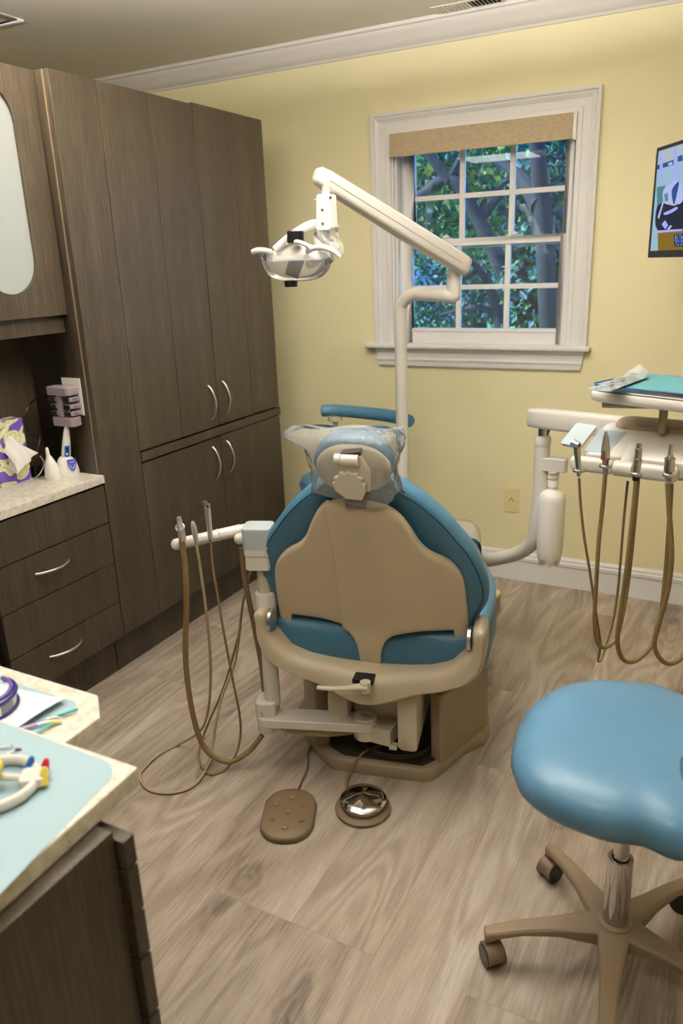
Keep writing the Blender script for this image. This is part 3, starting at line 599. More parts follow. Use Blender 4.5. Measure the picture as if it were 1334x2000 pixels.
# face shield / goggles at left edge
gg = thing('safety_goggles', 'purple and dark blue safety goggles with curved lens on the far liner', 'goggles', (-1.045, .70, FT))
gc = Vector((-1.066, .698, FT+.004)); m = Bm()
def arc(r, a, z, k=1.0): t = math.radians(a); return gc + Vector((r*math.cos(t), r*math.sin(t)*k, z))
us = [-55+150*i/20 for i in range(21)]
m = Bm(); m.sheet(lambda a, z: arc(.056-.10*z*z*4, a, z*1.0), us, [0, .006, .012, .018, .024]); obj('lens', m, 'visor', gg)
m = Bm(); m.tube([arc(.057, a, .001) for a in us], .0028, 8); obj('lower_rim', m, 'navy', gg, label='navy lower rim')
m = Bm(); m.tube([arc(.055, a, .024) for a in us], .0050, 8); obj('brow_bar', m, 'navy', gg, label='dark blue brow bar')
obj('brow_pad', Bm().tube([arc(.050, a, .030) for a in us], .0035, 8), 'purple', gg, label='purple brow pad')
m = Bm(); m.sheet(lambda a, z: arc(.0555-.10*z*z*4, a, z), [-5+30*i/6 for i in range(7)], [.002, .009, .016, .022]); obj('nose_pad', m, 'dark', gg)
# tools on far liner
t = thing('suction_tip', 'slim lilac handled tool with a metal collar on the far liner', 'dental tool', (-.94, .70, FT))
a, b_ = PZ(45, 1422, FT+.006), PZ(92, 1411, FT+.006); c_ = PZ(120, 1409, FT+.005)
obj('handle', Bm().tube([a-(b_-a)*1.2, a, a.lerp(b_, .6)], [.0035, .0032, .0028], 10), 'lilac', t); obj('collar', Bm().tube([a.lerp(b_, .6), b_], [.0030, .0026], 10), 'foil', t); obj('tip', Bm().tube([b_, c_], [.0042, .0035], 10), 'ivory', t)
single('steel_clip', Bm().tube([PZ(92, 1405, FT+.009), PZ(108, 1401, FT+.009), PZ(123, 1404, FT+.006)], [.002, .002, .0015], 8), 'steel', 'small steel pick lying across the lilac tool', 'dental tool')
single('packet', Bm().prism([(0, 0), (.016, .030), (.014, .034), (-.003, .004)], PZ(110, 1402, FT+.004), X3, Y3, 0, .003), 'teal', 'narrow teal packet by the end of the white paper', 'packet')
single('teal_strip', Bm().tube([PZ(74, 1431, FT+.004), PZ(88, 1420, FT+.006), PZ(104, 1414, FT+.006)], [.0028, .003, .0028], 8, flat=.4), 'teal', 'short teal strip beneath the lilac tool', 'packet')
# near liner things
t = thing('aiming_ring', 'off-white x-ray aiming ring lying on the foreground liner, yellow rod inside', 'dental tool', (-.80, .53, NT))
rc = Vector((-.806, .525, NT+.010)); m = Bm(); R0 = .052
rp = [rc + Vector((R0*math.cos(a)*1.0, R0*math.sin(a)*.98, 0)) for a in [2*PI*i/40 for i in range(41)]]
m.tube(rp, .0062, 12, caps=False, smooth=False, flat=1.25); obj('ring', m, 'enamel', t)
d1 = Vector((.8, .6, 0)); obj('tip_holder', Bm().prism(rrect(-.018, .016, -.016, .016, .007), rc+Vector((.038, .030, 0)), d1, Vector((-.6, .8, 0)), -.006, .008), 'enamel', t, bevel=.003)
obj('cross_arm', Bm().tube([rc+Vector((-.049, -.018, .003)), rc+Vector((-.02, .0, .004)), rc+Vector((.030, .022, .003))], [.004, .005, .005], 10), 'enamel', t)
single('bite_rod', Bm().tube([rc+Vector((-.10, -.035, .014)), rc+Vector((-.045, -.006, .015)), rc+Vector((-.012, .012, .014))], [.0095, .0095, .009], 16), 'yellow', 'thick yellow plastic rod resting inside the off-white ring', 'dental tool')
single('rod_clip', Bm().tube([rc+Vector((-.012, .014, .010)), rc+Vector((-.002, .010, .022)), rc+Vector((.006, -.006, .012)), rc+Vector((-.002, -.018, .006))], [.005, .0065, .006, .003], 12), 'yellow', 'pale yellow clip at the end of the thick yellow rod', 'dental tool')
for col, (px_, py_), lab in (('blue', (56, 1506), 'blue soft cone tip on the aiming ring'), ('red', (85, 1510), 'red soft cone tip on the aiming ring'), ('yellow', (84, 1533), 'yellow soft cone tip on the aiming ring')):
    c = PZ(px_, py_, NT+.006); q = c + (Vector((.004, .006, .020)) if col != 'yellow' else Vector((-.004, .010, .020)))
    single('cone_tip', Bm().tube([c, c.lerp(q, .25), c.lerp(q, .8), q], [.0068, .0066, .0042, .0026], 16), col, lab, 'dental tool', None)
single('explorer_probe', Bm().tube([PZ(-60, 1464, NT+.004), PZ(-20, 1462, NT+.004), PZ(18, 1459, NT+.004), PZ(23, 1456, NT+.004), PZ(24, 1453, NT+.010)], [.002, .0018, .0013, .001, .0006], 8), 'steel', 'thin steel probe with a bent tip on the foreground liner', 'dental tool')
for k, (a, b) in enumerate((((30, 1463.5), (-30, 1500)), ((23, 1474), (-38, 1560)))):
    p, q = PZ(*a, NT+.003), PZ(*b, NT+.003); d = (p-q).normalized()
    t = thing('micro_brush', ['white stick brush with plum tip, nearer the steel probe', 'white stick brush with plum tip, nearer the yellow rod'][k], 'dental tool', p)
    obj('stick', Bm().tube([q, p], [.0011, .0009], 8, smooth=False), 'whitep', t)
    e = PZ(a[0]+11, a[1]-.5, NT+.003); obj('brush_tip', Bm().tube([p, e], [.0017, .0016], 8, smooth=False), 'tip', t, label='plum coloured tip')
# ================================================================== DENTAL CHAIR
TH = math.radians(12); OC = Vector((-.86, 1.75, 0)); MC = Matrix.Translation(OC) @ Matrix.Rotation(TH, 4, 'Z')
ch = thing('dental_chair', 'blue and beige dental treatment chair seen from behind, in the middle of the room', 'dental chair', OC, TH)
def L2W(u, v, z): return MC @ Vector((u, v, z))
SL = -.254; nrm = math.hypot(1, SL)
BO = Vector((0, 0, .52)); BX = Vector((1,0,0)); BYv = Vector((0, SL, 1)).normalized(); BN = BX.cross(BYv)      # BN points to the camera side
def BP(u, w, d=0): return BO+BX*u+BYv*w+BN*d
def itp(x, T):
    for (a, b), (c, d) in zip(T, T[1:]):
        if x <= c: return b+(d-b)*((x-a)/(c-a) if c > a else 0)
    return T[-1][1]
def smst(x): x = max(0, min(1, x)); return x*x*(3-2*x)
TOP = [(0,.421),(.02,.4195),(.04,.415),(.06,.409),(.08,.399),(.095,.388),(.106,.376),(.117,.361),(.126,.345),(.135,.328),(.143,.310),(.152,.290),(.163,.272),(.176,.257),(.192,.245),(.21,.234),(.228,.220),(.243,.204),(.255,.187),(.263,.168),(.2675,.150),(.271,.12),(.2745,.07),(.277,.02)]
BOT = [(0,-.135),(.0305,-.135),(.033,-.09),(.038,-.066),(.046,-.047),(.058,-.030),(.072,-.018),(.09,-.010),(.12,-.004),(.16,-.001),(.2385,-.003),(.2415,-.034),(.277,-.036)]
us = sorted(set([round(s*x, 5) for s in (1,-1) for x in [0,.01,.02,.03,.0305,.033,.038,.046,.052,.058,.065,.072,.076,.08,.084,.088,.09,.095,.10,.106,.112,.117,.126,.135,.143,.152,.163,.176,.192,.21,.228,.2385,.2415,.248,.255,.263,.2675,.271,.2745,.277]]))
def bulge(u, w):
    ur = .028+.055*smst((.42-w)/.50); x = u-ur
    b = .014*smst((u+.083)/.009)*1.0 if x < 0 else .014
    if u < -.083: b = -.10*(-.083-u)
    elif x < 0: b += .010*(u+.083)/(ur+.083) - .012*math.exp(-((x+.0)/.010)**2)*0
    if x >= 0: b = .024 - .5*(math.sqrt(x*x+.0009)-.03)*.52
    b -= .010 + .012*math.exp(-((u-.0)/.05)**2) * smst((.42-w)/.3) - .05*u*u
    b += .022*smst((-w+.02)/.12)*math.exp(-(u/.06)**2)
    edge = min(itp(abs(u), TOP)-w, .277-abs(u)+.001, w-itp(abs(u), BOT)+.004)
    return b - .006*(1-smst(edge/.010))
def fr_(u, t): w = itp(abs(u), BOT)*(1-t)+itp(abs(u), TOP)*t; return BP(u, w, bulge(u, w))
def bk_(u, t): w = itp(abs(u), BOT)*(1-t)+itp(abs(u), TOP)*t; return BP(u, w, bulge(u, w)-.016)
ts = [0, .02, .05] + [i/26 for i in range(2, 25)] + [.95, .98, 1]
obj('back_shell', Bm().grid(fr_, bk_, us, ts), 'shell', ch, local=True, sharp=55, label='beige back shell')
obj('tongue_block', Bm().box(-.030, .030, -.012, .030, .362, .400), 'shell', ch, local=True, bevel=.006)
half = [(0,.452),(.05,.448),(.10,.432),(.15,.398),(.185,.366),(.22,.328),(.25,.287),(.279,.246),(.302,.198),(.317,.15),(.322,.107),(.314,.068),(.298,.035),(.285,-.01),(.25,-.06),(.17,-.098),(.08,-.108)]
half = [(a*1.03, .15+(b-.15)*1.025) for a, b in half]
outl = smooth_poly(half + [(0, -.110)] + [(-a, b) for a, b in reversed(half[1:])], 3)
prof = [(.72, -.050), (.84, -.042), (.93, -.038), (.98, -.046), (1.0, -.062), (.995, -.088), (.97, -.110), (.92, -.122), (.82, -.128), (.6, -.120), (.3, -.114), (.05, -.112)]
cb = obj('back_cushion', Bm().scaled(outl, BO, BX, BYv, prof), 'vinyl', ch, local=True, sharp=60, label='blue vinyl back cushion')
ca_ = sum(p[0] for p in outl)/len(outl); cbb = sum(p[1] for p in outl)/len(outl)
m = Bm(); k_ = .955; m.tube([BP(ca_+(a-ca_)*k_, cbb+(b-cbb)*k_, -.0405) for a, b in outl+outl[:1]], .0013, 6, smooth=False, caps=False); obj('seam', m, 'piping', cb, local=True)
# headrest
HC = .525
hh = [(0, .068), (.035, .066), (.068, .052), (.092, .028), (.103, -.002), (.098, -.034), (.078, -.062), (.045, -.078), (0, -.084)]
ho = smooth_poly(hh + [(-a, b) for a, b in reversed(hh[1:-1])], 4)
hd = obj('headrest', Bm().scaled(ho, BO+BYv*HC, BX, BYv, [(.80, -.002), (.92, -.004), (.985, -.016), (1, -.030), (.985, -.048), (.90, -.060), (.6, -.058), (.05, -.052)]), 'vinyl', ch, local=True, sharp=60, label='blue vinyl headrest')
hs = [(a*.93+.004, b*.88-.008) for a, b in ho]
obj('headrest_shell', Bm().scaled(hs, BO+BYv*HC, BX, BYv, [(1, -.006), (1, -.001), (.97, .004), (.85, .009), (.5, .012), (.05, .013)]), 'cream', hd, local=True, sharp=60)
m = Bm(); m.prism([(-.010, .040), (.034, .040), (.056, -.005), (.050, -.062), (-.006, -.066), (-.024, -.040)], BO+BYv*HC, BX, BYv, .010, .034); obj('tilt_block', m, 'cream', hd, local=True, bevel=.004)
obj('tilt_slot', Bm().prism([(-.014, .044), (.034, .050), (.036, .040), (-.014, .038)], BO+BYv*HC, BX, BYv, .010, .032), 'rubber', hd, local=True)
m = Bm(); m.cyl(BP(-.030, HC+.030, .034), BP(-.014, HC+.030, .034), .0125, seg=24); m.cyl(BP(-.013, HC+.028, .034), BP(.030, HC+.028, .034), .0145, seg=24); obj('hinge_barrel', m, 'enamel', hd, local=True, bevel=.001)
m = Bm(); lob = []
for i in range(48):
    a = PI*i/47; r = .039+.0028*math.cos(a*12); lob.append((r*math.cos(a)*1.0, r*math.sin(a)*.92))
lob += [(-.036, -.018), (-.010, -.040), (.030, -.042), (.040, -.02)]
m.prism(lob, BO+BYv*(HC-.036)+BX*.002, BX, BYv, .034, .047); obj('tilt_lever', m, 'cream', hd, local=True, bevel=.003)
m = Bm(); m.box(-.020, .030, -.006, .006, .37, HC-.05, Matrix.Translation(BO) @ Matrix(((1,0,0,0),(0,-BN.y*-1,BYv.y,0),(0,BN.z,BYv.z,0),(0,0,0,1)))); obj('neck_bar', m, 'steel', hd, local=True, bevel=.001)
m = Bm(); m.prism(rrect(-.022, .033, .405, .424, .003), BO, BX, BYv, .004, .020); obj('neck_slot', m, 'greyt', hd, local=True, bevel=.001)
# hinge caps
for s_ in (-1, 1):
    m = Bm(); m.cyl((s_*.281, -.012, .520), (s_*.290, -.012, .520), .034, seg=28); obj('hinge_disc', m, 'nickel', ch, local=True)
# yoke casting
yh = [(.328, .548), (.332, .530), (.331, .470), (.320, .420), (.285, .378), (.22, .350), (.15, .330), (.08, .302), (.03, .290), (0, .288)]
yi = [(0, .398), (.06, .400), (.12, .404), (.18, .412), (.235, .432), (.268, .465), (.291, .492), (.293, .520), (.293, .548), (.303, .557), (.318, .557)]
yo_ = yh + [(-a, b) for a, b in reversed(yh[:-1])]; yo_ = yo_ + [(-a, b) for a, b in reversed(yi)][:-1] + [(a, b) for a, b in yi[0:]]
m = Bm()
# build as strips between inner and outer curves, symmetric
out_c = [(-a, b) for a, b in yh] + [(a, b) for a, b in reversed(yh[:-1])]
inn = list(reversed(yi)); inn_c = [(-a, b) for a, b in inn] + [(a, b) for a, b in yi[1:]]
def resample(P, n):
    L_ = [0]
    for a, b in zip(P, P[1:]): L_.append(L_[-1]+math.dist(a, b))
    o = []
    for i in range(n):
        s = L_[-1]*i/(n-1); j = max(k for k in range(len(L_)) if L_[k] <= s+1e-9); j = min(j, len(P)-2); t = (s-L_[j])/(L_[j+1]-L_[j]); o.append((P[j][0]+(P[j+1][0]-P[j][0])*t, P[j][1]+(P[j+1][1]-P[j][1])*t))
    return o
A_, B_ = resample(out_c, 61), resample(inn_c, 61); rings = []
for (a, b), (c, d) in zip(A_, B_):
    cen = smst(1-abs(a)/.14); f = -.050-.030*cen; k = .075
    mid = lambda t: (a+(c-a)*t, b+(d-b)*t)
    ring = []
    for t, v in ((0, k*.7), (0, .0), (.05, f*.55), (.25, f), (.6, f*.96), (.88, f*.8), (1, f*.35), (1, .02), (.98, k*.7), (.5, k)):
        p = mid(t); ring.append(Vector((p[0], v, p[1])))
    rings.append(ring)
obj('back_yoke', Bm().rings(rings), 'greige', ch, local=True, sharp=50)
obj('yoke_recess', Bm().box(-.030, .028, -.083, -.02, .383, .394), 'dark', ch, local=True)
m = Bm(); m.tube([(-.125, -.105, .370), (-.09, -.110, .374), (-.04, -.108, .380), (0, -.106, .388), (.020, -.104, .388)], [.0075, .0085, .009, .013, .013], 12, flat=.75); m.cyl((.012, -.100, .372), (.012, -.100, .402), .015, seg=20); obj('recline_lever', m, 'cream', ch, local=True)
# seat and leg rest
def sect(hw, z0, z1, r=.035, n=5): return [(a, b) for a, b in rrect(-hw, hw, z0, z1, min(r, (z1-z0)/2-.002), n)]
secs = [(.015, .24, .400, .460), (.03, .300, .380, .490), (.10, .328, .366, .504), (.30, .334, .362, .510), (.45, .318, .366, .504), (.68, .258, .372, .482), (.85, .225, .368, .462), (1.02, .205, .362, .452), (1.10, .185, .366, .446), (1.135, .15, .378, .434)]
m = Bm(); m.rings([[Vector((a, v, b + (.018*(abs(a)/hw)**2 if b > (z0+z1)/2 else 0))) for a, b in sect(hw, z0, z1)] for v, hw, z0, z1 in secs]); obj('seat_cushion', m, 'vinyl', ch, local=True, sharp=60, label='blue vinyl seat and leg cushion')
secs = [(.86, .235, .352, .478), (.98, .222, .350, .474), (1.06, .212, .352, .470), (1.12, .19, .358, .462), (1.155, .155, .372, .446)]
m = Bm(); m.rings([[Vector((a, v, b + .016*(abs(a)/hw)**2 if b > (z0+z1)/2 else b)) for a, b in sect(hw, z0, z1, .05, 6)] for v, hw, z0, z1 in secs], cap0=False); obj('toe_cover', m, 'vinylcover', ch, local=True, label='clear vinyl toe cover')
m = Bm(); m.rings([[Vector((a, v, b)) for a, b in sect(hw, z0, z1, .03, 3)] for v, hw, z0, z1 in [(.03, .18, .34, .375), (.1, .21, .30, .375), (.5, .20, .28, .375), (.9, .14, .32, .372), (1.0, .10, .34, .368)]]); obj('seat_pan', m, 'basep', ch, local=True)
# lift body under the yoke
m = Bm()
m.rings([[Vector((a, v, b)) for a, b in sect(hw, z0, z1, .025, 4)] for v, hw, z0, z1 in [(.085, .066, .120, .285), (.095, .080, .105, .295), (.35, .080, .12, .32)]]); obj('lift_body', m, 'cream', ch, local=True, sharp=60)
m = Bm(); m.rings([[Vector((-.115+a, v, b)) for a, b in sect(.030, z0, z1, .02, 4)] for v, z0, z1 in [(.045, .175, .270), (.06, .16, .285), (.30, .16, .30)]]); obj('lift_arm_cover', m, 'cream', ch, local=True, sharp=60)
m = Bm(); m.rings([[Vector((.108+a, v, b+zz)) for a, b in sect(.028, z0, z1, .014, 4)] for v, z0, z1, zz in [(.00, .125, .295, 0), (.012, .115, .305, 0), (.30, .13, .33, .01), (.42, .15, .34, .01)]]); obj('lift_arm_cover', m, 'cream', ch, local=True, sharp=60)
obj('cable_clip', Bm().box(.050, .074, .010, .03, .112, .128), 'cream', ch, local=True, bevel=.002)
obj('lift_column', Bm().box(-.07, .09, .35, .75, .03, .30), 'rubber', ch, local=True, bevel=.01)
# base
bpz = [(.322, .30), (.26, .62), (.16, .85), (-.16, .85), (-.26, .62), (-.335, .30), (-.245, .135), (-.155, .045), (-.10, .028), (.13, .028), (.19, .06), (.255, .19)]
bpz = smooth_poly(bpz, 3)
obj('base_plate', Bm().scaled(bpz, (0,0,0), X3, Y3, [(1, 0), (1.005, .010), (1, .030), (.98, .040), (.95, .043), (.5, .043)]), 'basep', ch, local=True, sharp=60)
m = Bm(); m.prism([(.145, .048), (.175, .080), (.235, .235), (.25, .34), (.20, .60), (-.20, .60), (-.25, .34), (-.235, .235), (-.15, .075), (-.10, .048)], (0,0,.0425), X3, Y3, 0, .004); obj('floor_pan', m, 'rubber', ch, local=True, label='dark brown floor pan')
for s_ in (1, -1):
    m = Bm(); top = .262
    pl = [(.198*s_, .075), (.262*s_, .20), (.318*s_, .31), (.245*s_, .62), (.21*s_, .62), (.272*s_, .34), (.225*s_, .24), (.160*s_, .10)]
    tz = [.272, .266, .250, .19, .19, .250, .266, .272]
    m.rings([[Vector((a, b, .035)) for a, b in pl], [Vector((a*.985, b, z)) for (a, b), z in zip(pl, tz)]]); obj('base_cover', m, 'basep', ch, local=True, bevel=.008, seg=3)
m = Bm(); m.cyl((.205, .14, .25), (.205, .14, .30), .018, seg=20); obj('cover_post', m, 'cream', ch, local=True)
m = Bm(); m.tube([(.045+.118*math.cos(a), .155+.098*math.sin(a), .050+.010*(k/40)) for k, a in [(k, PI*1.12+2*PI*k/34) for k in range(60)]], .0040, 8); obj('coiled_cable', m, 'rubber', ch, local=True)
# headrest plastic cover: top-level, hangs on the headrest
m = Bm()
def bag(a, t):
    # a around 0..1, t from top 0 to bottom 1
    th = 2*PI*a; w = HC+.088-.30*t*(.62+.0*a); wid = itp(t, [(0, .128), (.12, .136), (.35, .122), (.6, .110), (.8, .112), (1, .122)]); dep = itp(t, [(0, .006), (.12, .036), (.3, .050), (.8, .050), (1, .048)])
    jig = 1+.022*math.sin(th*7+t*9)+.018*math.sin(th*13-t*14)+.012*math.sin(th*29+t*9)
    x = wid*math.cos(th)*jig - (.045 if math.cos(th) < -.7 and t < .3 else 0)*(1-abs(t-.12)/.18 if abs(t-.12) < .18 else 0)
    return BP(x, w+.004*math.sin(th*5)+.016*t*math.sin(th*3+1), -.020+dep*math.sin(th)*jig)
na = 96; ts_ = [i/22 for i in range(23)]
m.sheet(bag, [i/na for i in range(na+1)], ts_)
m.sheet(lambda a, t: BP((.128*math.cos(PI*a))*1.0, HC+.088+.004*math.sin(a*17), -.020+.008*(2*t-1)*math.sin(PI*a)), [i/20 for i in range(21)], [0, .5, 1])
bmesh.ops.transform(m.b, matrix=MC, verts=m.b.verts)
single('headrest_cover', m, 'wrap', 'crinkled clear plastic bag pulled over the headrest of the dental chair', 'plastic cover', sharp=180)
# ================================================================== ASSISTANT'S HOSE HOLDER (swings on the chair)
EL = PY(525, 1408, 1.69); PV_ = PY(713, 1388, 1.79); zA = (EL.z+PV_.z)/2
au = thing('assistant_unit', 'cream swing arm with upright post and hose holder, left of the dental chair', 'dental arm', (EL.x, EL.y, 0))
EL.z = zA; PV_.z = zA; PO = Vector((-1.178, 1.70, 0))
d = (PV_-EL).normalized(); sd = Vector((-d.y, d.x, 0))
def stadium(a, b, r0, r1, n=12):
    L_ = (b-a).length; P = []
    for i in range(n+1): t = PI/2+PI*i/n; P.append((r0*math.cos(t), r0*math.sin(t)))
    for i in range(n+1): t = -PI/2+PI*i/n; P.append((L_+r1*math.cos(t), r1*math.sin(t)))
    return P
obj('swing_arm', Bm().prism(stadium(EL, PV_, .036, .036), EL, d, sd, -.030, 0), 'enamel', au, bevel=.004, seg=3)
m = Bm(); m.cyl(PV_+Z3*0, PV_+Z3*.012, .034, seg=32); obj('pivot_cap', m, 'enamel', au, bevel=.004)
m = Bm()
for dx, r in ((-.012, .0022), (0, .0032), (.012, .0022)): c = PV_+Vector((dx, -.002, .0115)); m.cyl(c, c+Z3*.001, r, seg=10)
obj('screw_holes', m, 'dark', au)
m = Bm(); m.cyl(PV_-Z3*.062, PV_-Z3*.030, .036, seg=32); m.box(PV_.x, PV_.x+.09, PV_.y-.02, PV_.y+.05, zA-.066, zA-.010); obj('pivot_bracket', m, 'cream', au, bevel=.004)
m = Bm(); c = PV_+Vector((-.012, -.036, -.050)); m.cyl(c, c+Vector((-.002, -.004, 0)), .005, seg=12); obj('screw', m, 'steel', au)
m = Bm(); m.prism(rrect(-.037, .029, -.024, .050, .018), EL, d, sd, -.012, .048); obj('elbow_block', m, 'enamel', au, bevel=.005, seg=3)
m = Bm(); m.cyl(EL-Z3*.052, EL-Z3*.030, .034, .035, seg=32); obj('elbow_cap', m, 'cream', au, bevel=.003)
m = Bm(); c = EL+Vector((-.002, -.030, .018)); m.cyl(c, c+Vector((0, -.004, 0)), .005, seg=12); obj('screw', m, 'nickel', au)
pc = Vector((EL.x+.008, EL.y+.018, 0))
m = Bm(); m.cyl((pc.x, pc.y, zA+.03), (pc.x, pc.y, .50), .0245, seg=28); obj('lower_post', m, 'enamel', au)
m = Bm(); m.lathe((pc.x, pc.y, .50), [(.026, 0), (.031, .004), (.032, .012), (.032, .080), (.030, .088), (.024, .092)], seg=32); obj('post_collar', m, 'enamel', au)
m = Bm(); m.cyl((pc.x, pc.y, .585), (pc.x, pc.y, .70), .0195, seg=24)
for k in range(4): m.cyl((pc.x, pc.y, .60+.008*k), (pc.x, pc.y, .603+.008*k), .0203, seg=24)
obj('upper_post', m, 'cream', au)
BC = PY(506, 1075, 1.70); bw = .034; rot = Matrix.Translation((BC.x, BC.y, 0)) @ Matrix.Rotation(math.radians(20), 4, 'Z')
zb0, zb1 = .672, .797
def rbox(x0, x1, y0, y1, z0, z1, r): 
    m = Bm(); ex = rot.to_3x3() @ X3; ey = rot.to_3x3() @ Y3; m.prism(rrect(x0, x1, y0, y1, r), (BC.x, BC.y, 0), ex, ey, z0, z1); return m
obj('control_box', rbox(-.036, .036, -.036, .036, zb0, .715, .012), 'enamel', au, bevel=.003); obj('control_box_middle', rbox(-.038, .038, -.038, .038, .7155, .775, .014), 'enamel', au, bevel=.002); obj('control_pad', rbox(-.038, .042, -.038, .038, .7755, .797, .016), 'cream', au, bevel=.004)
BL = PZ(345, 1063, .765); BR_ = PZ(470, 1035, .765); bd = (BR_-BL).normalized()
m = Bm(); m.tube([BL-bd*.006, BL, BL.lerp(BR_, .5), BR_], [.010, .0165, .0165, .0175], 20, smooth=False); m.sph(BL, .0165); obj('holder_bar', m, 'enamel', au)
m = Bm(); m.cyl(BL.lerp(BR_, .62), BL.lerp(BR_, .64), .0185, seg=24); m.cyl(BL.lerp(BR_, .05), BL.lerp(BR_, .055), .0175, seg=24); obj('bar_ring', m, 'cream', au)
m = Bm(); m.tube([BR_-bd*.01, BR_+bd*.02, Vector((BC.x-.03, BC.y-.02, .772))], [.016, .014, .012], 16); obj('bar_joint', m, 'enamel', au)
m = Bm(); c = PY(468, 1052, 1.67); e_ = PY(484, 1050, 1.70); m.cyl(c, e_, .0165, seg=24); m.sph(c, .0165); obj('bar_knob', m, 'enamel', au)
m = Bm()
pts = [PY(472, 1070, 1.70), PY(478, 1130, 1.70), PY(490, 1190, 1.71), PY(500, 1240, 1.72), PY(511, 1300, 1.73), PY(517, 1360, 1.735)]; m.tube(pts, [.0085]*6, 12); obj('drain_hose', m, 'brownh', au, label='brown ribbed hose')
m = Bm(); pts = [EL+Vector((.03, .02, -.045)), EL.lerp(PV_, .3)-Z3*.050, EL.lerp(PV_, .6)-Z3*.052, EL.lerp(PV_, .9)-Z3*.048+Vector((0,.02,0))]
m.tube(pts, [.014, .017, .018, .018], 16); obj('hose_bundle', m, 'tanh', au, label='tan corrugated hose bundle')
m = Bm()
for f_ in (.18, .62): c = EL.lerp(PV_, f_)-Z3*.051; m.tube([c+sd*.021*math.cos(a)+Z3*.021*math.sin(a)+d*.004*math.sin(a) for a in [2*PI*i/16 for i in range(17)]], .0014, 6, smooth=False)
obj('cable_tie', m, 'greyh', au)
# blue barrier film on the control box
m = Bm(); ex = rot.to_3x3() @ X3; ey = rot.to_3x3() @ Y3
m.prism(rrect(-.0395, .043, -.0395, .0395, .014), (BC.x, BC.y, 0), ex, ey, .740, .7985)
m.sheet(lambda u, t: Vector((BC.x, BC.y, .795-.05*t))+ex*(.043+.030*u*(1-.2*t))+ey*(.004+.03*u+.01*t), [i/8 for i in range(9)], [i/8 for i in range(9)])
single('barrier_film', m, 'bluewrap', 'pale blue barrier film wrapped over the hose holder control box', 'plastic film')
# suction and syringe hoses: handpiece with hose, each one thing hanging in the bar
def hose_thing(name, label, cat, pts, r, m_, loc=None, seg=12):
    t = thing(name, label, cat, loc or pts[0]); obj('hose', Bm().tube(pts, r, seg), m_, t); return t
t = hose_thing('suction_hose', 'thick olive suction hose with grey valve tip, leftmost in the holder', 'suction hose', [PY(355, 1056, 1.555), PY(362, 1110, 1.555), PY(364, 1180, 1.555), PY(362, 1260, 1.555), PY(366, 1330, 1.555), PY(380, 1410, 1.565), PY(403, 1465, 1.58), PY(445, 1488, 1.61), PY(485, 1468, 1.65), PY(512, 1436, 1.68)], .0085, 'olive')
a, b = PY(349, 1010, 1.553), PY(357, 1056, 1.555)
obj('valve_body', Bm().tube([b, a.lerp(b, .45), a.lerp(b, .4), a], [.0105, .0100, .0085, .0065], 16, smooth=False), 'foil', t); m = Bm(); c = a.lerp(b, .42); m.tube([c+Vector((.014*math.cos(x), .006*math.sin(x)-.002, .010*math.sin(x))) for x in [2*PI*i/14 for i in range(15)]], .0022, 8, smooth=False); obj('valve_lever', m, 'foil', t)
t = hose_thing('saliva_ejector', 'thin pale hose with slim grey tip, middle of the three in the left holder', 'suction hose',
    [PY(384, 1066, 1.585), PY(391, 1110, 1.585), PY(402, 1190, 1.585), PY(410, 1270, 1.59), PY(411, 1340, 1.60), PY(404, 1400, 1.62), PY(386, 1432, 1.63), PZ(350, 1453, .010), PZ(312, 1472, .006), PZ(282, 1500, .006), PZ(273, 1518, .006), PZ(290, 1542, .006), PZ(330, 1549, .006), PZ(372, 1538, .006), PZ(398, 1510, .010), PZ(413, 1470, .03), PY(424, 1400, 1.68), PY(437, 1350, 1.72), PY(457, 1300, 1.76), PY(466, 1250, 1.77), PY(474, 1180, 1.75), PY(492, 1105, 1.72)], .0042, 'tanh')
a, b = PY(376, 1018, 1.583), PY(384, 1062, 1.585)
obj('valve_body', Bm().tube([b, a.lerp(b, .5), a.lerp(b, .2), a], [.0045, .0085, .0080, .0040], 14), 'foil', t)
t = hose_thing('air_water_syringe', 'air and water syringe with round grey head, rightmost in the left holder', 'dental syringe',
    [PY(411, 1054, 1.62), PY(416, 1110, 1.62), PY(426, 1170, 1.62), PY(440, 1250, 1.62), PY(455, 1330, 1.63), PY(467, 1390, 1.64), PY(470, 1430, 1.65), PY(462, 1470, 1.63), PZ(440, 1503, .006), PZ(412, 1512, .006), PZ(394, 1496, .006), PZ(388, 1472, .006), PZ(396, 1440, .01), PY(410, 1405, 1.72), PY(430, 1360, 1.74), PY(447, 1310, 1.76), PY(470, 1225, 1.78)], .0036, 'brownh')
a, b = PY(404, 985, 1.618), PY(411, 1052, 1.62)
obj('syringe_body', Bm().tube([b, a.lerp(b, .6), a.lerp(b, .35), a], [.0075, .0075, .0088, .0085], 14), 'foil', t); m = Bm(); m.cyl(a+Vector((-.012, .004, 0)), a+Vector((.008, -.010, -.002)), .010, .008, seg=20); obj('syringe_head', m, 'steel', t)
m = Bm(); c = a+Vector((.008, -.010, -.002)); m.cyl(c, c+Vector((.0006, -.0006, 0)), .003, seg=12); obj('nozzle', m, 'dark', t)
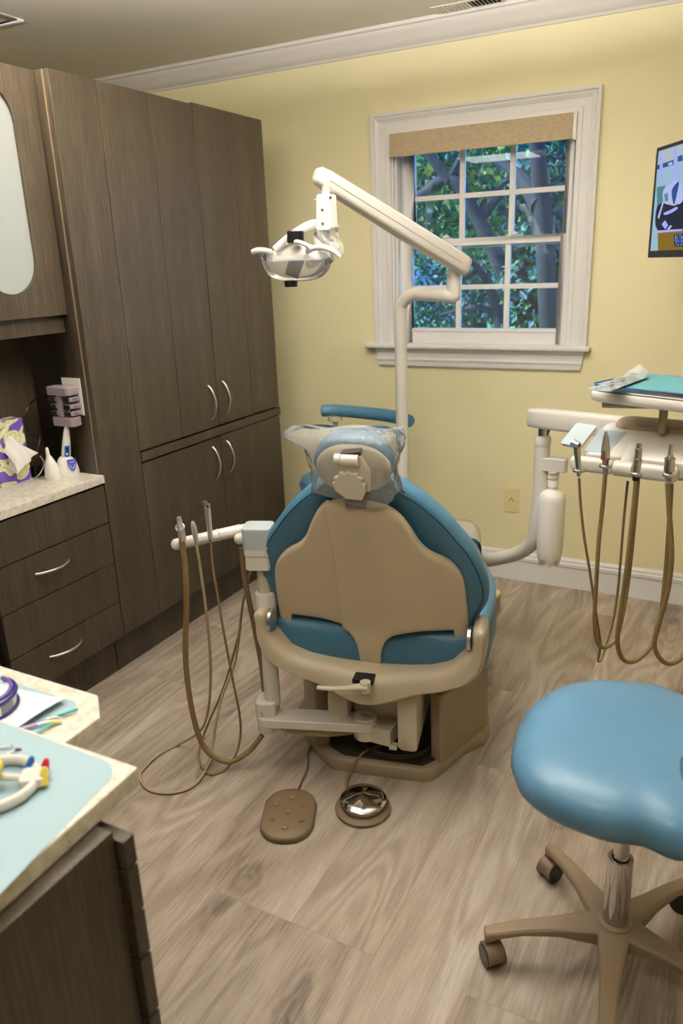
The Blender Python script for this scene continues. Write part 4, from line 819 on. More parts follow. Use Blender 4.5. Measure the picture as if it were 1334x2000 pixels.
# ================================================================== STOOL BEHIND (assistant stool with wrap-round bar)
st = thing('assistant_stool', 'blue assistant stool with curved body bar, behind the chair near the window wall', 'stool', (-1.60, 3.10, 0))
SZ = .545
pad = [PY(632, 806, 3.14), PY(660, 801, 3.16), PY(700, 802, 3.15), PY(740, 805, 3.13), PY(768, 810, 3.10), PY(785, 815, 3.07), PY(798, 820, 3.03)]
for p in pad: p.z = .835
m = Bm(); m.tube([pad[0]-(pad[1]-pad[0])*.12]+pad+[pad[-1]+(pad[-1]-pad[-2])*.15], [.016]+[.030]*7+[.018], 18, flat=.95); obj('body_bar', m, 'vinyl', st, label='curved blue padded bar')
m = Bm(); c = PY(655, 826, 3.15); m.cyl((c.x, c.y, .79), (c.x, c.y, .812), .035, seg=20); m.cyl((c.x, c.y, .40), (c.x, c.y, .80), .013, seg=16); m.tube([(c.x, c.y, .42), (c.x+.02, c.y, .40), (-1.60, 3.10, .42)], .012, 10); obj('bar_post', m, 'cream', st)
m = Bm(); m.lathe((-1.595, 3.08, .475), [(.02, 0), (.20, .002), (.228, .02), (.235, .042), (.225, .064), (.19, .078), (.1, .082), (.01, .080)], seg=40); obj('seat', m, 'vinyl', st, label='round blue seat')
m = Bm(); m.cyl((-1.595, 3.08, .10), (-1.595, 3.08, .475), .022, seg=20); obj('gas_post', m, 'chrome', st)
def star_base(root, c, r, a0, z, mat_leg, n=5, hub=.035):
    for k in range(n):
        a = a0+2*PI*k/n; dv = Vector((math.cos(a), math.sin(a), 0)); pv = Vector((-dv.y, dv.x, 0)); rings = []
        for s, w_, zt_, zb_ in ((.02, .036, z+.005, z-.035), (.06, .030, z+.002, z-.032), (.12, .022, z-.004, z-.026), (r*.75, .018, z-.014, z-.030), (r*.95, .0165, z-.026, z-.044), (r+.015, .014, z-.032, z-.060)):
            o_ = Vector((c[0], c[1], 0))+dv*s
            rings.append([o_+pv*x+Z3*y for x, y in ((-w_, zb_), (w_, zb_), (w_, zt_-.006), (w_*.72, zt_), (-w_*.72, zt_), (-w_, zt_-.006))])
        obj('leg', Bm().rings(rings), mat_leg, root, bevel=.002)
        e = Vector((c[0], c[1], 0))+dv*r; cs = Bm(); cs.cyl(e+Z3*(z-.045), e+Z3*.050, .010, seg=14)
        cd = Vector((math.cos(a+1.9), math.sin(a+1.9), 0)); cp_ = Vector((-cd.y, cd.x, 0)); hc = e+cd*.008+Z3*.026
        hood = []
        for i in range(13): t = -.35+(PI+.7)*i/12; hood.append((.027*math.cos(t), .027*math.sin(t)+.004))
        cs.prism(hood, hc, cd, Z3, -.020, .020)
        co = obj('caster', cs, 'caster', root, bevel=.002)
        for s_ in (-1, 1):
            wm = Bm(); wm.cyl(hc+cp_*s_*.0085-Z3*.001, hc+cp_*s_*.0225-Z3*.001, .0245, seg=24); obj('wheel', wm, 'black', co)
star_base(st, (-1.595, 3.08), .24, .3, .11, 'cream')
# ================================================================== OPERATORY LIGHT
PLY = 2.92; pb = PY(785, 965, PLY); pt = PY(785, 600, PLY); PXX = (pb.x+pt.x)/2-.001
lt = thing('operatory_light', 'cream operatory light on a tall post with a long sloping arm, before the window', 'dental light', (PXX, PLY, 0))
zt_ = PY(800, 575, PLY).z; je = PY(886, 577, 2.86); jt = PY(893, 533, 2.86); je.z = zt_-.004
m = Bm(); m.tube([(PXX, PLY, .03), (PXX, PLY, .6), (PXX, PLY, 1.0), (PXX, PLY, zt_-.085), (PXX+.008, PLY, zt_-.035), (PXX+.045, PLY-.003, zt_-.004), (PXX+.09, PLY-.01, zt_), je-Vector((.03, 0, 0)), je], .0255, 20, n=6); obj('post', m, 'enamel', lt)
m = Bm(); m.sph(je, .026); m.cyl(je, (je.x, je.y, je.z+.085), .0265, seg=24); m.cyl((je.x, je.y, je.z+.085), (je.x, je.y, je.z+.125), .017, seg=20); obj('elbow', m, 'enamel', lt)
m = Bm(); m.cyl((PXX, PLY, 0), (PXX, PLY, .03), .06, seg=28); m.tube([(PXX, PLY, .16), (-1.13, 2.76, .16)], .022, 14, smooth=False); obj('foot', m, 'cream', lt)
a1 = PY(900, 516, 2.85); a2 = PY(627, 346, 2.30); ad = (a2-a1).normalized(); s1 = ad.cross(Z3).normalized(); s2 = s1.cross(ad).normalized()
rings = []
L_ = (a2-a1).length
for s, hw, hh_ in ((-.035, .018, .022), (-.025, .027, .031), (0, .029, .034), (L_*.5, .027, .033), (L_-.02, .025, .029), (L_+.012, .022, .026), (L_+.022, .014, .018)):
    rings.append([a1+ad*s+s1*x+s2*y for x, y in rrect(-hw, hw, -hh_, hh_, .012, 3)])
obj('spring_arm', Bm().rings(rings), 'enamel', lt, sharp=60)
m = Bm()
for s_ in (1, -1): m.tube([a1+s1*s_*.0290+ad*.02-s2*.004, a1.lerp(a2, .5)+s1*s_*.0273-s2*.004, a2+s1*s_*.0256-ad*.02-s2*.004], .0008, 5, smooth=False)
obj('arm_seam', m, 'greyt', lt)
m = Bm(); m.box(je.x-.022, je.x+.008, je.y-.018, je.y+.018, je.z+.118, je.z+.135); obj('arm_joint', m, 'dark', lt)
nk0 = PY(637, 362, 2.30); nk1 = PY(636, 392, 2.30); m = Bm(); m.cyl(nk0, nk1, .0135, seg=20); obj('neck', m, 'enamel', lt)
HY = 2.30
def H(x, y, Y=HY): return PY(x, y, Y)
q0, q1 = H(637, 384), H(633, 441); zd = (q0-q1).normalized(); xd = X3
m = Bm(); m.prism([(-.024, -.052), (-.016, -.058), (.026, -.058), (.032, -.05), (.030, .045), (.026, .050), (-.014, .050), (-.018, .044)], q0.lerp(q1, .5)+Y3*.0, X3, Z3, -.024, .024); obj('swivel_block', m, 'whitep', lt, bevel=.006, seg=3)
m = Bm()
for x, y in ((646, 386), (630, 410), (631, 437)): c = H(x, y, HY-.024); m.cyl(c, c-Y3*.003, .0042, seg=12)
obj('screw', m, 'steel', lt)
m = Bm(); c = H(641, 444, HY-.01); m.cyl(c, c-Z3*.018, .0015, seg=8); c = H(615, 391, HY); m.cyl(c, c+X3*.02, .004, seg=10); obj('pin', m, 'steel', lt)
m = Bm()
m.tube([H(625, 438), H(606, 441, 2.29), H(580, 454, 2.27), H(555, 472, 2.25), H(536, 488, 2.23)], [.014, .014, .012, .011, .009], 14, flat=1.2)
m.tube([H(620, 438), H(632, 455, 2.31), H(633, 472, 2.33), H(626, 492, 2.34), H(612, 512, 2.33), H(600, 518, 2.31)], [.014, .016, .017, .016, .013, .008], 14, flat=1.3)
obj('yoke_arm', m, 'whitep', lt)
hc = H(578, 507); HX = .118
m = Bm(); m.rings([[hc+Vector((HX*k*math.cos(t)*.82, .062*k*math.sin(t), z)) for t in [2*PI*j/40 for j in range(40)]] for k, z in [(1.0, -.004), (1.0, 0), (.96, .014), (.84, .030), (.66, .043), (.42, .052), (.2, .055), (.02, .056)]]); obj('reflector_shell', m, 'whitep', lt)
m = Bm(); kt = H(577, 472, 2.235); kb = H(577, 452, 2.235); m.cyl(kt-Z3*.004, kb+Z3*.002, .0275, .0265, seg=18); obj('top_knob', m, 'black', lt, bevel=.003, label='black ribbed knob')
m = Bm(); m.tube([H(562, 477, 2.23), H(578, 472, 2.215), H(597, 478, 2.22), H(604, 488, 2.235)], .007, 12); obj('knob_collar', m, 'whitep', lt)
m = Bm(); a, b = H(580, 505, 2.29), H(569, 540, 2.28); m.tube([a, b], [.026, .023], 20, smooth=False, flat=1.0); obj('bulb_housing', m, 'pedal', lt, label='brown bulb housing')
m = Bm(); c = H(568, 547, 2.28); m.cyl(c, c-Z3*.010, .012, seg=16); obj('housing_clip', m, 'steel', lt)
m = Bm(); c = H(568, 548, 2.28); m.cyl(c, c-Z3*.020, .0225, .0215, seg=24); obj('bottom_knob', m, 'black', lt, bevel=.002, label='black bottom cap')
m = Bm()
m.tube([H(494, 492, 2.24), H(503, 489, 2.235), H(516, 489, 2.24), H(530, 492, 2.26)], [.009, .0095, .009, .008], 12)
obj('handle', m, 'whitep', lt)
m = Bm(); m.tube([H(600, 491, 2.25), H(614, 484, 2.24), H(632, 483, 2.24), H(650, 490, 2.25), H(664, 502, 2.26)], [.009, .0095, .0095, .009, .006], 12); obj('handle', m, 'whitep', lt)
# barrier film round the lamp: bowl hanging below and flap at right
m = Bm()
def bowl(a, t):
    th = 2*PI*a; rr_ = math.cos(t*PI/2)**.6; return hc+Vector((.128*rr_*math.cos(th)*(1+.03*math.sin(th*6)), .072*rr_*math.sin(th), .012-.082*math.sin(t*PI/2)))
m.sheet(bowl, [i/40 for i in range(41)], [i/12*.98 for i in range(13)])
p_, q_ = H(600, 492, 2.27), H(655, 452, 2.30)
m.sheet(lambda u, t: H(618+48*u+6*math.sin(t*6), 505-58*t+22*(1-t)*(1-u)-8*u*t, 2.29+.02*math.sin(u*6+t*4)), [i/10 for i in range(11)], [i/10 for i in range(11)])
m.sheet(lambda u, t: H(505+28*u, 490+28*t*u+6*t, 2.25+.01*math.sin(u*7)), [i/6 for i in range(7)], [i/6 for i in range(7)])
single('lamp_barrier_film', m, 'lightwrap', 'clear bluish barrier film wrapped round the operatory light head and handles', 'plastic film', sharp=180)
# ================================================================== DELIVERY UNIT
DY = 2.62; d_pt = PY(1061, 850, DY); d_pb = PY(1053, 1000, DY); dx = (d_pt.x+d_pb.x)/2
du = thing('delivery_unit', 'cream delivery arm and console with hose bar, right of the dental chair', 'dental delivery unit', (dx, DY, 0))
low = PY(930, 1096, 2.80); elb = PY(1030, 1076, 2.66)
m = Bm(); m.tube([(-1.10, 2.86, low.z-.03), low, PY(985, 1088, 2.72), PY(1012, 1080, 2.68), PY(1032, 1068, 2.65), PY(1044, 1050, 2.63), (dx-.008, DY, d_pb.z-.03), (dx-.001, DY, d_pb.z+.06), (dx, DY, .80), (dx, DY, d_pt.z-.03)], .0265, 20, n=6); obj('support_post', m, 'enamel', du)
m = Bm(); m.cyl((-1.10, 2.86, 0), (-1.10, 2.86, low.z-.005), .03, seg=20); obj('floor_post', m, 'cream', du)
m = Bm(); m.lathe((dx, DY, d_pt.z-.035), [(.0275, 0), (.0285, .003), (.0285, .025), (.025, .033), (.012, .034)], seg=28); obj('post_collar', m, 'enamel', du)
m = Bm(); m.cyl((dx, DY, d_pt.z-.01), (dx, DY, d_pt.z+.04), .0165, seg=20); obj('pivot_pin', m, 'steel', du)
# bottle bracket + bottle
bk = PY(1092, 903, DY-.02)
m = Bm(); m.prism(rrect(-.012, bk.x-dx+.026, -.022, .022, .014), (dx, DY-.004, bk.z-.012), X3, Vector((-.12, 1, 0)).normalized(), -.024, .024); obj('bottle_bracket', m, 'enamel', du, bevel=.004)
bt = PY(1080, 925, DY-.01); bx, by = bt.x+.002, DY-.012
m = Bm(); m.lathe((bx, by, bk.z-.062), [(.017, 0), (.0195, .002), (.0195, .012), (.0185, .014), (.0195, .016), (.0195, .026), (.017, .028)], seg=24); obj('bottle_cap', m, 'cream', du)
zb_ = PY(1075, 1104, by).z; zs_ = bk.z-.062
wb = thing('water_bottle', 'milky white water bottle hanging from the delivery arm', 'bottle', (bx, by, zb_))
pr = [(.016, zs_-zb_), (.016, zs_-zb_-.036), (.020, zs_-zb_-.041), (.033, zs_-zb_-.046), (.042, zs_-zb_-.058), (.0465, zs_-zb_-.080), (.0465, .085), (.0445, .050), (.042, .030)]
m = Bm(); seg = 40; rings = [[Vector((bx+r*math.cos(2*PI*j/seg), by+r*math.sin(2*PI*j/seg), zb_+z)) for j in range(seg)] for r, z in pr]
for r, base in ((.036, .006), (.024, .000), (.010, .016), (.001, .020)):
    rings.append([Vector((bx+r*math.cos(2*PI*j/seg), by+r*math.sin(2*PI*j/seg), zb_+(base+(.022*(.5-.5*math.cos(2*PI*j/seg*5)) if r > .02 else 0)))) for j in range(seg)])
m.rings(rings); obj('bottle_body', m, 'bottle', wb)
m = Bm(); m.lathe((bx, by, zs_-.030), [(.0165, 0), (.0185, .002), (.0185, .022), (.0165, .026)], seg=24); obj('bottle_neck', m, 'whitep', wb)
# flex arm box
f0 = PY(1048, 822, DY); f0.z = d_pt.z+.060; f1 = Vector((-.10, 2.28, f0.z+.045)); fd = (f1-f0).normalized(); fs = fd.cross(Z3).normalized(); fu = fs.cross(fd).normalized()
rings = []
for s, hw, hh_ in ((-.028, .020, .026), (-.018, .028, .032), (.05, .029, .034), (.30, .027, .034), (.55, .026, .030)):
    rings.append([f0+fd*s+fs*x+fu*y for x, y in rrect(-hw, hw, -hh_, hh_, .013, 3)])
obj('flex_arm', Bm().rings(rings), 'enamel', du, sharp=60)
m = Bm(); c = f0+fd*.0-fu*.020-fs*.0+Vector((0, -.0285, 0)); m.cyl(c, c-Y3*.002, .003, seg=10); obj('arm_screw', m, 'dark', du)
m = Bm(); m.cyl((dx+.010, DY, d_pt.z), (dx+.022, DY, d_pt.z+.04), .008, seg=10); obj('arm_cable', m, 'basep', du)
# console: tilted slab
cA, cB, cC = PZ(1137, 884, .985), PZ(1175, 822, 1.035), PZ(1334, 906, .985)
ex = (cC-cA); ex.z = 0; ex.normalize(); ey = (cB-cA); ey = (ey-ex*ey.dot(ex)).normalized(); W_con, D_con = .50, (cB-cA).length
print('console', cA, ex, ey, D_con)
m = Bm(); m.scaled([(a, b) for a, b in rrect(0, W_con, 0, D_con, .025)], cA-Z3*.0, ex, ey, [(.90, -.055), (.98, -.050), (1.0, -.038), (1.0, -.010), (.992, -.003), (.97, 0), (.5, .0), (.05, 0)]); obj('console', m, 'enamel', du, sharp=60)
# rear hump, back top: tan colour stands in for shade on its slope
m = Bm(); m.scaled(rrect(.03, W_con-.02, D_con*.80, D_con+.03, .03), cA, ex, ey, [(1, -.04), (1, .002), (.985, .008), (.94, .010), (.5, .011)]); obj('console_hood', m, 'basep', du, sharp=60)
m = Bm(); m.box(.045, .085, -.002, .004, -.028, -.016, Matrix(((ex.x, ey.x, 0, cA.x), (ex.y, ey.y, 0, cA.y), (ex.z, ey.z, 1, cA.z), (0,0,0,1)))); obj('front_slot', m, 'steel', du)
# touch pad at left
t0, t1, t2 = PZ(1095, 866, .99), PZ(1118, 826, 1.035), PZ(1130, 872, .99)
pe = (t2-t0).normalized(); pf = (t1-t0).normalized(); pf = (pf-pe*pf.dot(pe)).normalized(); pw_ = (t2-t0).length+.006; pl_ = (t1-t0).length
tp = obj('touch_pad', Bm().prism(rrect(0, pw_, 0, pl_, .008), t0, pe, pf, -.010, 0), 'enamel', du, bevel=.002)
m = Bm()
for i in range(3):
    for j in range(7): m.prism(rrect(.014+.014*i, .022+.014*i, .02+j*(pl_-.05)/6, .026+j*(pl_-.05)/6, .002, 2), t0, pe, pf, 0, .0007)
obj('key_print', m, 'greyt', tp)
m = Bm(); m.prism(rrect(-.001, pw_+.001, -.001, pl_+.001, .008), t0, pe, pf, .0008, .0016); m.prism([(.002, .01), (.065, .01), (.075, D_con*.70), (.0, D_con*.72)], cA, ex, ey, .001, .0018)
single('touch_pad_film', m, 'bluewrap', 'pale blue barrier film over the console touch pad and its left edge', 'plastic film')
# holder bar with four holders
hb0, hb1, hb2 = PZ(1118, 903, .965), PZ(1222, 914, .965), PZ(1322, 928, .965)
bdir = (hb2-hb0).normalized()
for k, (a, b) in enumerate(((hb0, hb0.lerp(hb2, .40)), (hb0.lerp(hb2, .62), hb2))):
    m = Bm(); q = bdir.cross(Z3).normalized(); rings = []
    L_ = (b-a).length
    for s, sc_ in ((-.004, .5), (0, .85), (.006, 1), (L_-.006, 1), (L_, .85), (L_+.004, .5)): rings.append([a+bdir*s+q*x*sc_+Z3*y*sc_ for x, y in rrect(-.016, .016, -.020, .020, .012, 4)])
    m.rings(rings); obj('holder_bar', m, 'enamel', du, sharp=60)
m = Bm(); c = hb0.lerp(hb2, .51); m.cyl(hb0.lerp(hb2, .42), hb0.lerp(hb2, .60), .021, seg=28); obj('bar_swivel', m, 'enamel', du, bevel=.003)
m = Bm(); m.tube([c+Z3*.004, c+Vector((.006, .035, .022)), cA+ex*.118+ey*.06], [.017, .017, .018], 16, flat=.8); obj('bar_neck', m, 'enamel', du)
# tray holder and tray
TZ = 1.150
tA = PZ(1146, 768, TZ-.012); tB = PZ(1210, 745, TZ); 
te = Vector((.92, -.39, 0)).normalized(); q1_ = PZ(1334, 790, TZ-.012); te = (q1_-tA); te.z = 0; te.normalize(); tf = Z3.cross(te)
m = Bm(); m.scaled(rrect(0, .36, 0, .26, .03), tA, te, tf, [(.93, -.022), (.985, -.018), (1, -.008), (1, .002), (.985, .006), (.5, .006)]); obj('tray_holder', m, 'enamel', du, sharp=60)
m = Bm(); c = tA+te*.16+tf*.12; m.tube([c-Z3*.02, c+Vector((.0, 0, -.06)), c+Vector((.0, .0, -.10)), Vector((c.x+.0, c.y+.03, 1.03))], .011, 14); m.cyl(tA+te*.02+tf*.05-Z3*.035, tA+te*.20+tf*.12-Z3*.028, .010, seg=12); m.box(-.012, .012, -.012, .012, -.034, -.012, Matrix.Translation(tA+te*.03+tf*.055)); obj('tray_arm', m, 'basep', du)
ty = thing('instrument_tray', 'blue rimmed steel instrument tray on the delivery arm', 'tray', tA+Z3*.008)
tt = tA+Z3*.007
m = Bm(); m.scaled(rrect(.006, .356, .006, .25, .028), tt, te, tf, [(.96, 0), (.985, .002), (1, .008), (1.005, .0165)]); obj('tray_base', m, 'steel', ty, sharp=60)
m = Bm(); rp = rrect(.006, .356, .006, .25, .028); m.tube([tt+te*a+tf*b+Z3*.0175 for a, b in rp+rp[:1]], .0022, 8, smooth=False, caps=False); obj('tray_rim', m, 'bluetray', ty, label='blue rim')
single('teal_liner', Bm().prism(rrect(.012, .350, .012, .244, .02), tt+Z3*.0166, te, tf, 0, .001), 'mat_teal', 'teal paper liner inside the instrument tray', 'tray liner')
sp = thing('instrument_pouch', 'clear sterilization pouch of steel instruments lying on the tray', 'pouch', tt+te*.1+tf*.14+Z3*.014)
p0_, p1_ = PZ(1168, 763, TZ+.018), PZ(1246, 735, TZ+.018); pd = (p1_-p0_); pd.z = 0; pl2 = pd.length; pd.normalize(); pp = Z3.cross(pd)
m = Bm(); m.sheet(lambda u, t: p0_+pd*(pl2*u*1.03)+pp*(-.030+.060*t)+Z3*(.001+.016*math.sin(PI*t)*(.35+.65*u)+.004*math.sin(u*23)*math.sin(t*9)+(.012*smst((u-.8)/.2))), [i/24 for i in range(25)], [i/10 for i in range(11)]); obj('clear_film', m, 'pouchfilm', sp, sharp=180)
m = Bm(); m.prism([(0, -.03), (pl2, -.03), (pl2, .03), (0, .03)], p0_, pd, pp, 0, .001); obj('paper_back', m, 'mat_blue', sp)
for k in range(4):
    a = p0_+pd*.02+pp*(-.012+.008*k)+Z3*.004; b = p0_+pd*(pl2*.82)+pp*(-.010+.007*k)+Z3*.007
    it = single('dental_instrument', Bm().tube([a, a.lerp(b, .15), a.lerp(b, .5), a.lerp(b, .85), b], [.0008, .002, .0032, .002, .001], 8), 'steel', ['slim steel instrument in the clear pouch, nearest the front rim of the tray', 'slim steel instrument in the clear pouch, second from the front rim', 'slim steel instrument in the clear pouch, second from the wall side', 'slim steel instrument in the clear pouch, nearest the window wall'][k], 'dental instrument', 'steel instruments in the pouch')
# handpieces with hoses
def HPt(x, y, Y=1.93): return PY(x, y, Y)
specs = [
 ('air_water_syringe', 'slim steel air and water syringe, leftmost on the console bar', [(1127, 868), (1131, 930)], 'syr', 'brownh', .0035,
   [(1131, 934, 1.93), (1134, 985, 1.935), (1141, 1050, 1.94), (1151, 1110, 1.95), (1159, 1165, 1.96), (1166, 1210, 1.97), (1172, 1250, 1.985), (1171, 1275, 2.0), (1168, 1290, 2.03), (1174, 1288, 2.07), (1184, 1258, 2.10), (1197, 1215, 2.12), (1206, 1160, 2.13), (1212, 1095, 2.13), (1218, 1020, 2.13), (1226, 940, 2.12)]),
 ('scaler_handpiece', 'tapered steel handpiece with a red ring, second from left on the console bar', [(1184, 843), (1182, 925)], 'red', 'olive', .0055,
   [(1182, 925, 1.93), (1177, 985, 1.93), (1170, 1050, 1.935), (1166, 1110, 1.94), (1163, 1165, 1.95), (1161, 1215, 1.96), (1165, 1250, 1.975), (1176, 1264, 2.0), (1190, 1261, 2.04), (1204, 1245, 2.07), (1216, 1200, 2.09), (1226, 1140, 2.10), (1235, 1060, 2.10), (1246, 938, 2.09)]),
 ('motor_handpiece', 'straight stepped steel handpiece connector, third from left on the console bar', [(1249, 867), (1242, 938)], 'mot', 'olive', .0062,
   [(1243, 936, 1.93), (1238, 990, 1.93), (1230, 1060, 1.935), (1223, 1120, 1.94), (1215, 1175, 1.95), (1207, 1230, 1.955), (1207, 1265, 1.965), (1217, 1288, 1.985), (1235, 1293, 2.02), (1256, 1280, 2.06), (1276, 1255, 2.09), (1290, 1205, 2.11), (1300, 1120, 2.11), (1306, 1040, 2.10), (1311, 945, 2.08)]),
 ('turbine_coupling', 'blunt steel handpiece connector, rightmost on the console bar', [(1311, 868), (1305, 940)], 'tur', 'olive', .0062,
   [(1304, 944, 1.93), (1307, 1000, 1.93), (1311, 1060, 1.935), (1311, 1105, 1.94), (1303, 1160, 1.95), (1289, 1210, 1.96), (1279, 1245, 1.965), (1281, 1272, 1.975), (1295, 1292, 1.99), (1312, 1296, 2.02), (1332, 1284, 2.06), (1352, 1255, 2.09), (1366, 1180, 2.10), (1375, 1060, 2.09), (1372, 950, 2.07)]),
]
for nm, lab, (tp_, bt_), kind, hm, r, pts in specs:
    a, b = HPt(*tp_), HPt(*bt_)
    t = thing(nm, lab, 'dental handpiece', b)
    obj('hose', Bm().tube([PY(*p) for p in pts], r, 12), hm, t)
    if kind == 'syr':
        obj('body', Bm().tube([b, a.lerp(b, .75), a.lerp(b, .35), a], [.0048, .0065, .0085, .0095], 14), 'steel', t); m = Bm(); m.cyl(a+Vector((-.010, .003, .002)), a+Vector((.007, -.008, -.001)), .0105, .0085, seg=20); obj('syringe_head', m, 'steel', t)
        m = Bm(); c = a+Vector((.007, -.008, -.001)); m.cyl(c, c+Vector((.0006, -.0008, 0)), .003, seg=10); obj('nozzle', m, 'dark', t)
    elif kind == 'red':
        obj('body', Bm().tube([a.lerp(b, .62), a.lerp(b, .42), a.lerp(b, .2), a.lerp(b, .05), a], [.0115, .0112, .0080, .0040, .0040], 20), 'steel', t)
        m = Bm(); m.tube([a.lerp(b, .62), a.lerp(b, .655)], [.0118, .0118], 20, smooth=False); obj('ring', m, 'red', t, label='red ring')
        obj('coupler', Bm().tube([a.lerp(b, .655), a.lerp(b, .8), b], [.0085, .0075, .006], 16, smooth=False), 'greyt', t)
    elif kind == 'mot':
        obj('body', Bm().tube([a, a.lerp(b, .12), a.lerp(b, .125), a.lerp(b, .40), a.lerp(b, .405), a.lerp(b, .9)], [.0068, .0068, .0085, .0085, .0098, .0088], 20, smooth=False), 'steel', t)
        obj('coupler', Bm().tube([a.lerp(b, .9), b], [.0095, .0085], 16, smooth=False), 'black', t)
    else:
        obj('body', Bm().tube([a, a.lerp(b, .3), a.lerp(b, .305), a.lerp(b, .36), a.lerp(b, .365), a.lerp(b, .72)], [.0055, .0055, .008, .008, .0125, .0125], 20, smooth=False), 'steel', t)
        obj('coupler', Bm().tube([a.lerp(b, .72), b], [.008, .0075], 16, smooth=False), 'greyt', t)
    m = Bm(); c = a.lerp(b, .82); m.tube([c+Vector((-.012, .012, 0)), c+Vector((-.013, -.004, 0)), c+Vector((0, -.012, 0)), c+Vector((.013, -.004, 0)), c+Vector((.012, .012, 0))], .0016, 8, flat=2.4); obj('holder_clip', m, 'nickel', t)
# ================================================================== FOOT CONTROLS
fp = thing('foot_pedal', 'oblong brown rubber foot pedal with raised dots on the floor before the chair', 'foot pedal', (-1.005, 1.48, 0))
pc0 = Vector((-1.008, 1.503, 0)); pe_ = Vector((math.cos(math.radians(23)), math.sin(math.radians(23)), 0)); pf_ = Z3.cross(pe_)
pl3 = rrect(-.075, .075, -.106, .106, .070, 9)
obj('pedal_body', Bm().scaled(pl3, pc0, pe_, pf_, [(.97, 0), (1, .004), (1, .013), (.985, .018), (.95, .021), (.5, .021)]), 'pedal', fp, sharp=60)
for k in range(7):
    if k == 6: a, b = 0, 0
    else: a, b = .048*math.cos(PI/3*k+.5), .062*math.sin(PI/3*k+.5)
    c = pc0+pe_*a+pf_*b; m = Bm(); m.lathe((c.x, c.y, .020), [(.0095, 0), (.0088, .003), (.006, .005), (.001, .0055)], seg=18); obj('raised_dot', m, 'pedal', fp)
df = thing('disc_foot_control', 'round chrome disc foot control on the floor behind the chair base', 'foot pedal', (-.832, 1.63, 0))
dc = (-.832, 1.628)
m = Bm(); m.lathe((dc[0]+.0, dc[1]-.004, 0), [(.078, 0), (.080, .004), (.080, .010), (.074, .014), (.02, .016)], seg=48); obj('base_ring', m, 'pedal', df)
m = Bm(); m.lathe((dc[0], dc[1], .014), [(.060, 0), (.064, .008), (.0665, .012), (.067, .020), (.065, .0225), (.045, .0285), (.02, .036), (.001, .0415)], seg=64); obj('disc', m, 'chrome', df, label='polished chrome disc')
m = Bm(); m.tube([(-.905, 1.665, .012), (-.925, 1.70, .012), (-.93, 1.73, .02), (-.915, 1.80, .05), (-.88, 1.86, .052)], .0045, 8); obj('cord', m, 'brownh', df)
m = Bm(); m.tube([(-1.03, 1.575, .012), (-1.05, 1.64, .006), (-1.07, 1.72, .006), (-1.11, 1.80, .008), (-1.10, 1.9, .008)], .003, 8); obj('cord', m, 'brownh', fp)
fb = thing('floor_box', 'small tan utility box on the floor beyond the chair by the window wall', 'floor box', (-.90, 3.0, 0))
m = Bm(); m.box(-.99, -.842, 2.935, 3.05, 0, .088); obj('box_body', m, 'basep', fb, bevel=.006); m = Bm(); m.prism(rrect(-.995, -.838, 2.93, 3.055, .03), (0,0,.088), X3, Y3, 0, .012); obj('box_lid', m, 'ivory', fb, bevel=.003)
# ================================================================== NEAR STOOL
sr = thing('operator_stool', 'operator stool with blue vinyl seat and taupe five-legged base, right foreground', 'stool', (-.114, 1.405, 0))
sc0 = (-.114, 1.405)
star_base(sr, sc0, .264, math.radians(203.5), .118, 'stoolleg')
m = Bm(); m.lathe((sc0[0], sc0[1], .082), [(.036, 0), (.038, .02), (.036, .042), (.03, .046)], seg=28); obj('hub', m, 'stoolleg', sr)
m = Bm(); m.lathe((sc0[0], sc0[1], .10), [(.0265, 0), (.0265, .185), (.0255, .190), (.0190, .190), (.0188, .17), (.001, .17)], seg=36); obj('outer_cylinder', m, 'chrome', sr, label='chrome cylinder')
m = Bm(); m.cyl((sc0[0], sc0[1], .25), (sc0[0], sc0[1], .49), .016, seg=28); obj('piston', m, 'steel', sr)
m = Bm(); m.box(sc0[0]-.06, sc0[0]+.14, sc0[1]-.05, sc0[1]+.05, .480, .499); obj('seat_plate', m, 'black', sr, bevel=.004)
so = [PZ(*p, .548) for p in ((998, 1480), (1008, 1430), (1035, 1388), (1080, 1358), (1125, 1345), (1175, 1340), (1240, 1345), (1300, 1356))]
half1 = [(p.x, p.y) for p in so]
lo_ = [PZ(*p, .530) for p in ((1001, 1512), (1018, 1552), (1060, 1585), (1120, 1613), (1190, 1636), (1262, 1646))]
half2 = [(p.x, p.y) for p in lo_]
right = [(.0, 1.168), (.055, 1.20), (.095, 1.265), (.115, 1.35), (.118, 1.44), (.095, 1.53), (.045, 1.60)]
sout = smooth_poly(list(reversed(half1)) + half2 + right, 3)
m = Bm(); m.scaled(sout, (0,0,.498), X3, Y3, [(.55, -.002), (.82, 0), (.93, .010), (.985, .026), (1, .042), (.985, .060), (.94, .076), (.86, .087), (.7, .095), (.45, .098), (.2, .097), (.02, .096)]); obj('seat', m, 'seatvinyl', sr, sharp=60, label='blue vinyl seat')
bp_pts = [Vector((-.105+.285*math.cos(a), 1.40+.285*math.sin(a), .725)) for a in [math.radians(-69+14*k) for k in range(10)]]
m = Bm(); m.tube([bp_pts[0]+(bp_pts[0]-bp_pts[1])*.12]+bp_pts+[bp_pts[-1]+(bp_pts[-1]-bp_pts[-2])*.12], [.014]+[.028]*10+[.014], 18); obj('backrest', m, 'seatvinyl', sr, label='curved blue padded backrest')
m = Bm(); m.tube([(.178, 1.40, .70), (.185, 1.40, .60), (.17, 1.40, .50), (.12, 1.40, .488), (.0, 1.40, .488)], .011, 12); obj('backrest_stem', m, 'chrome', sr)
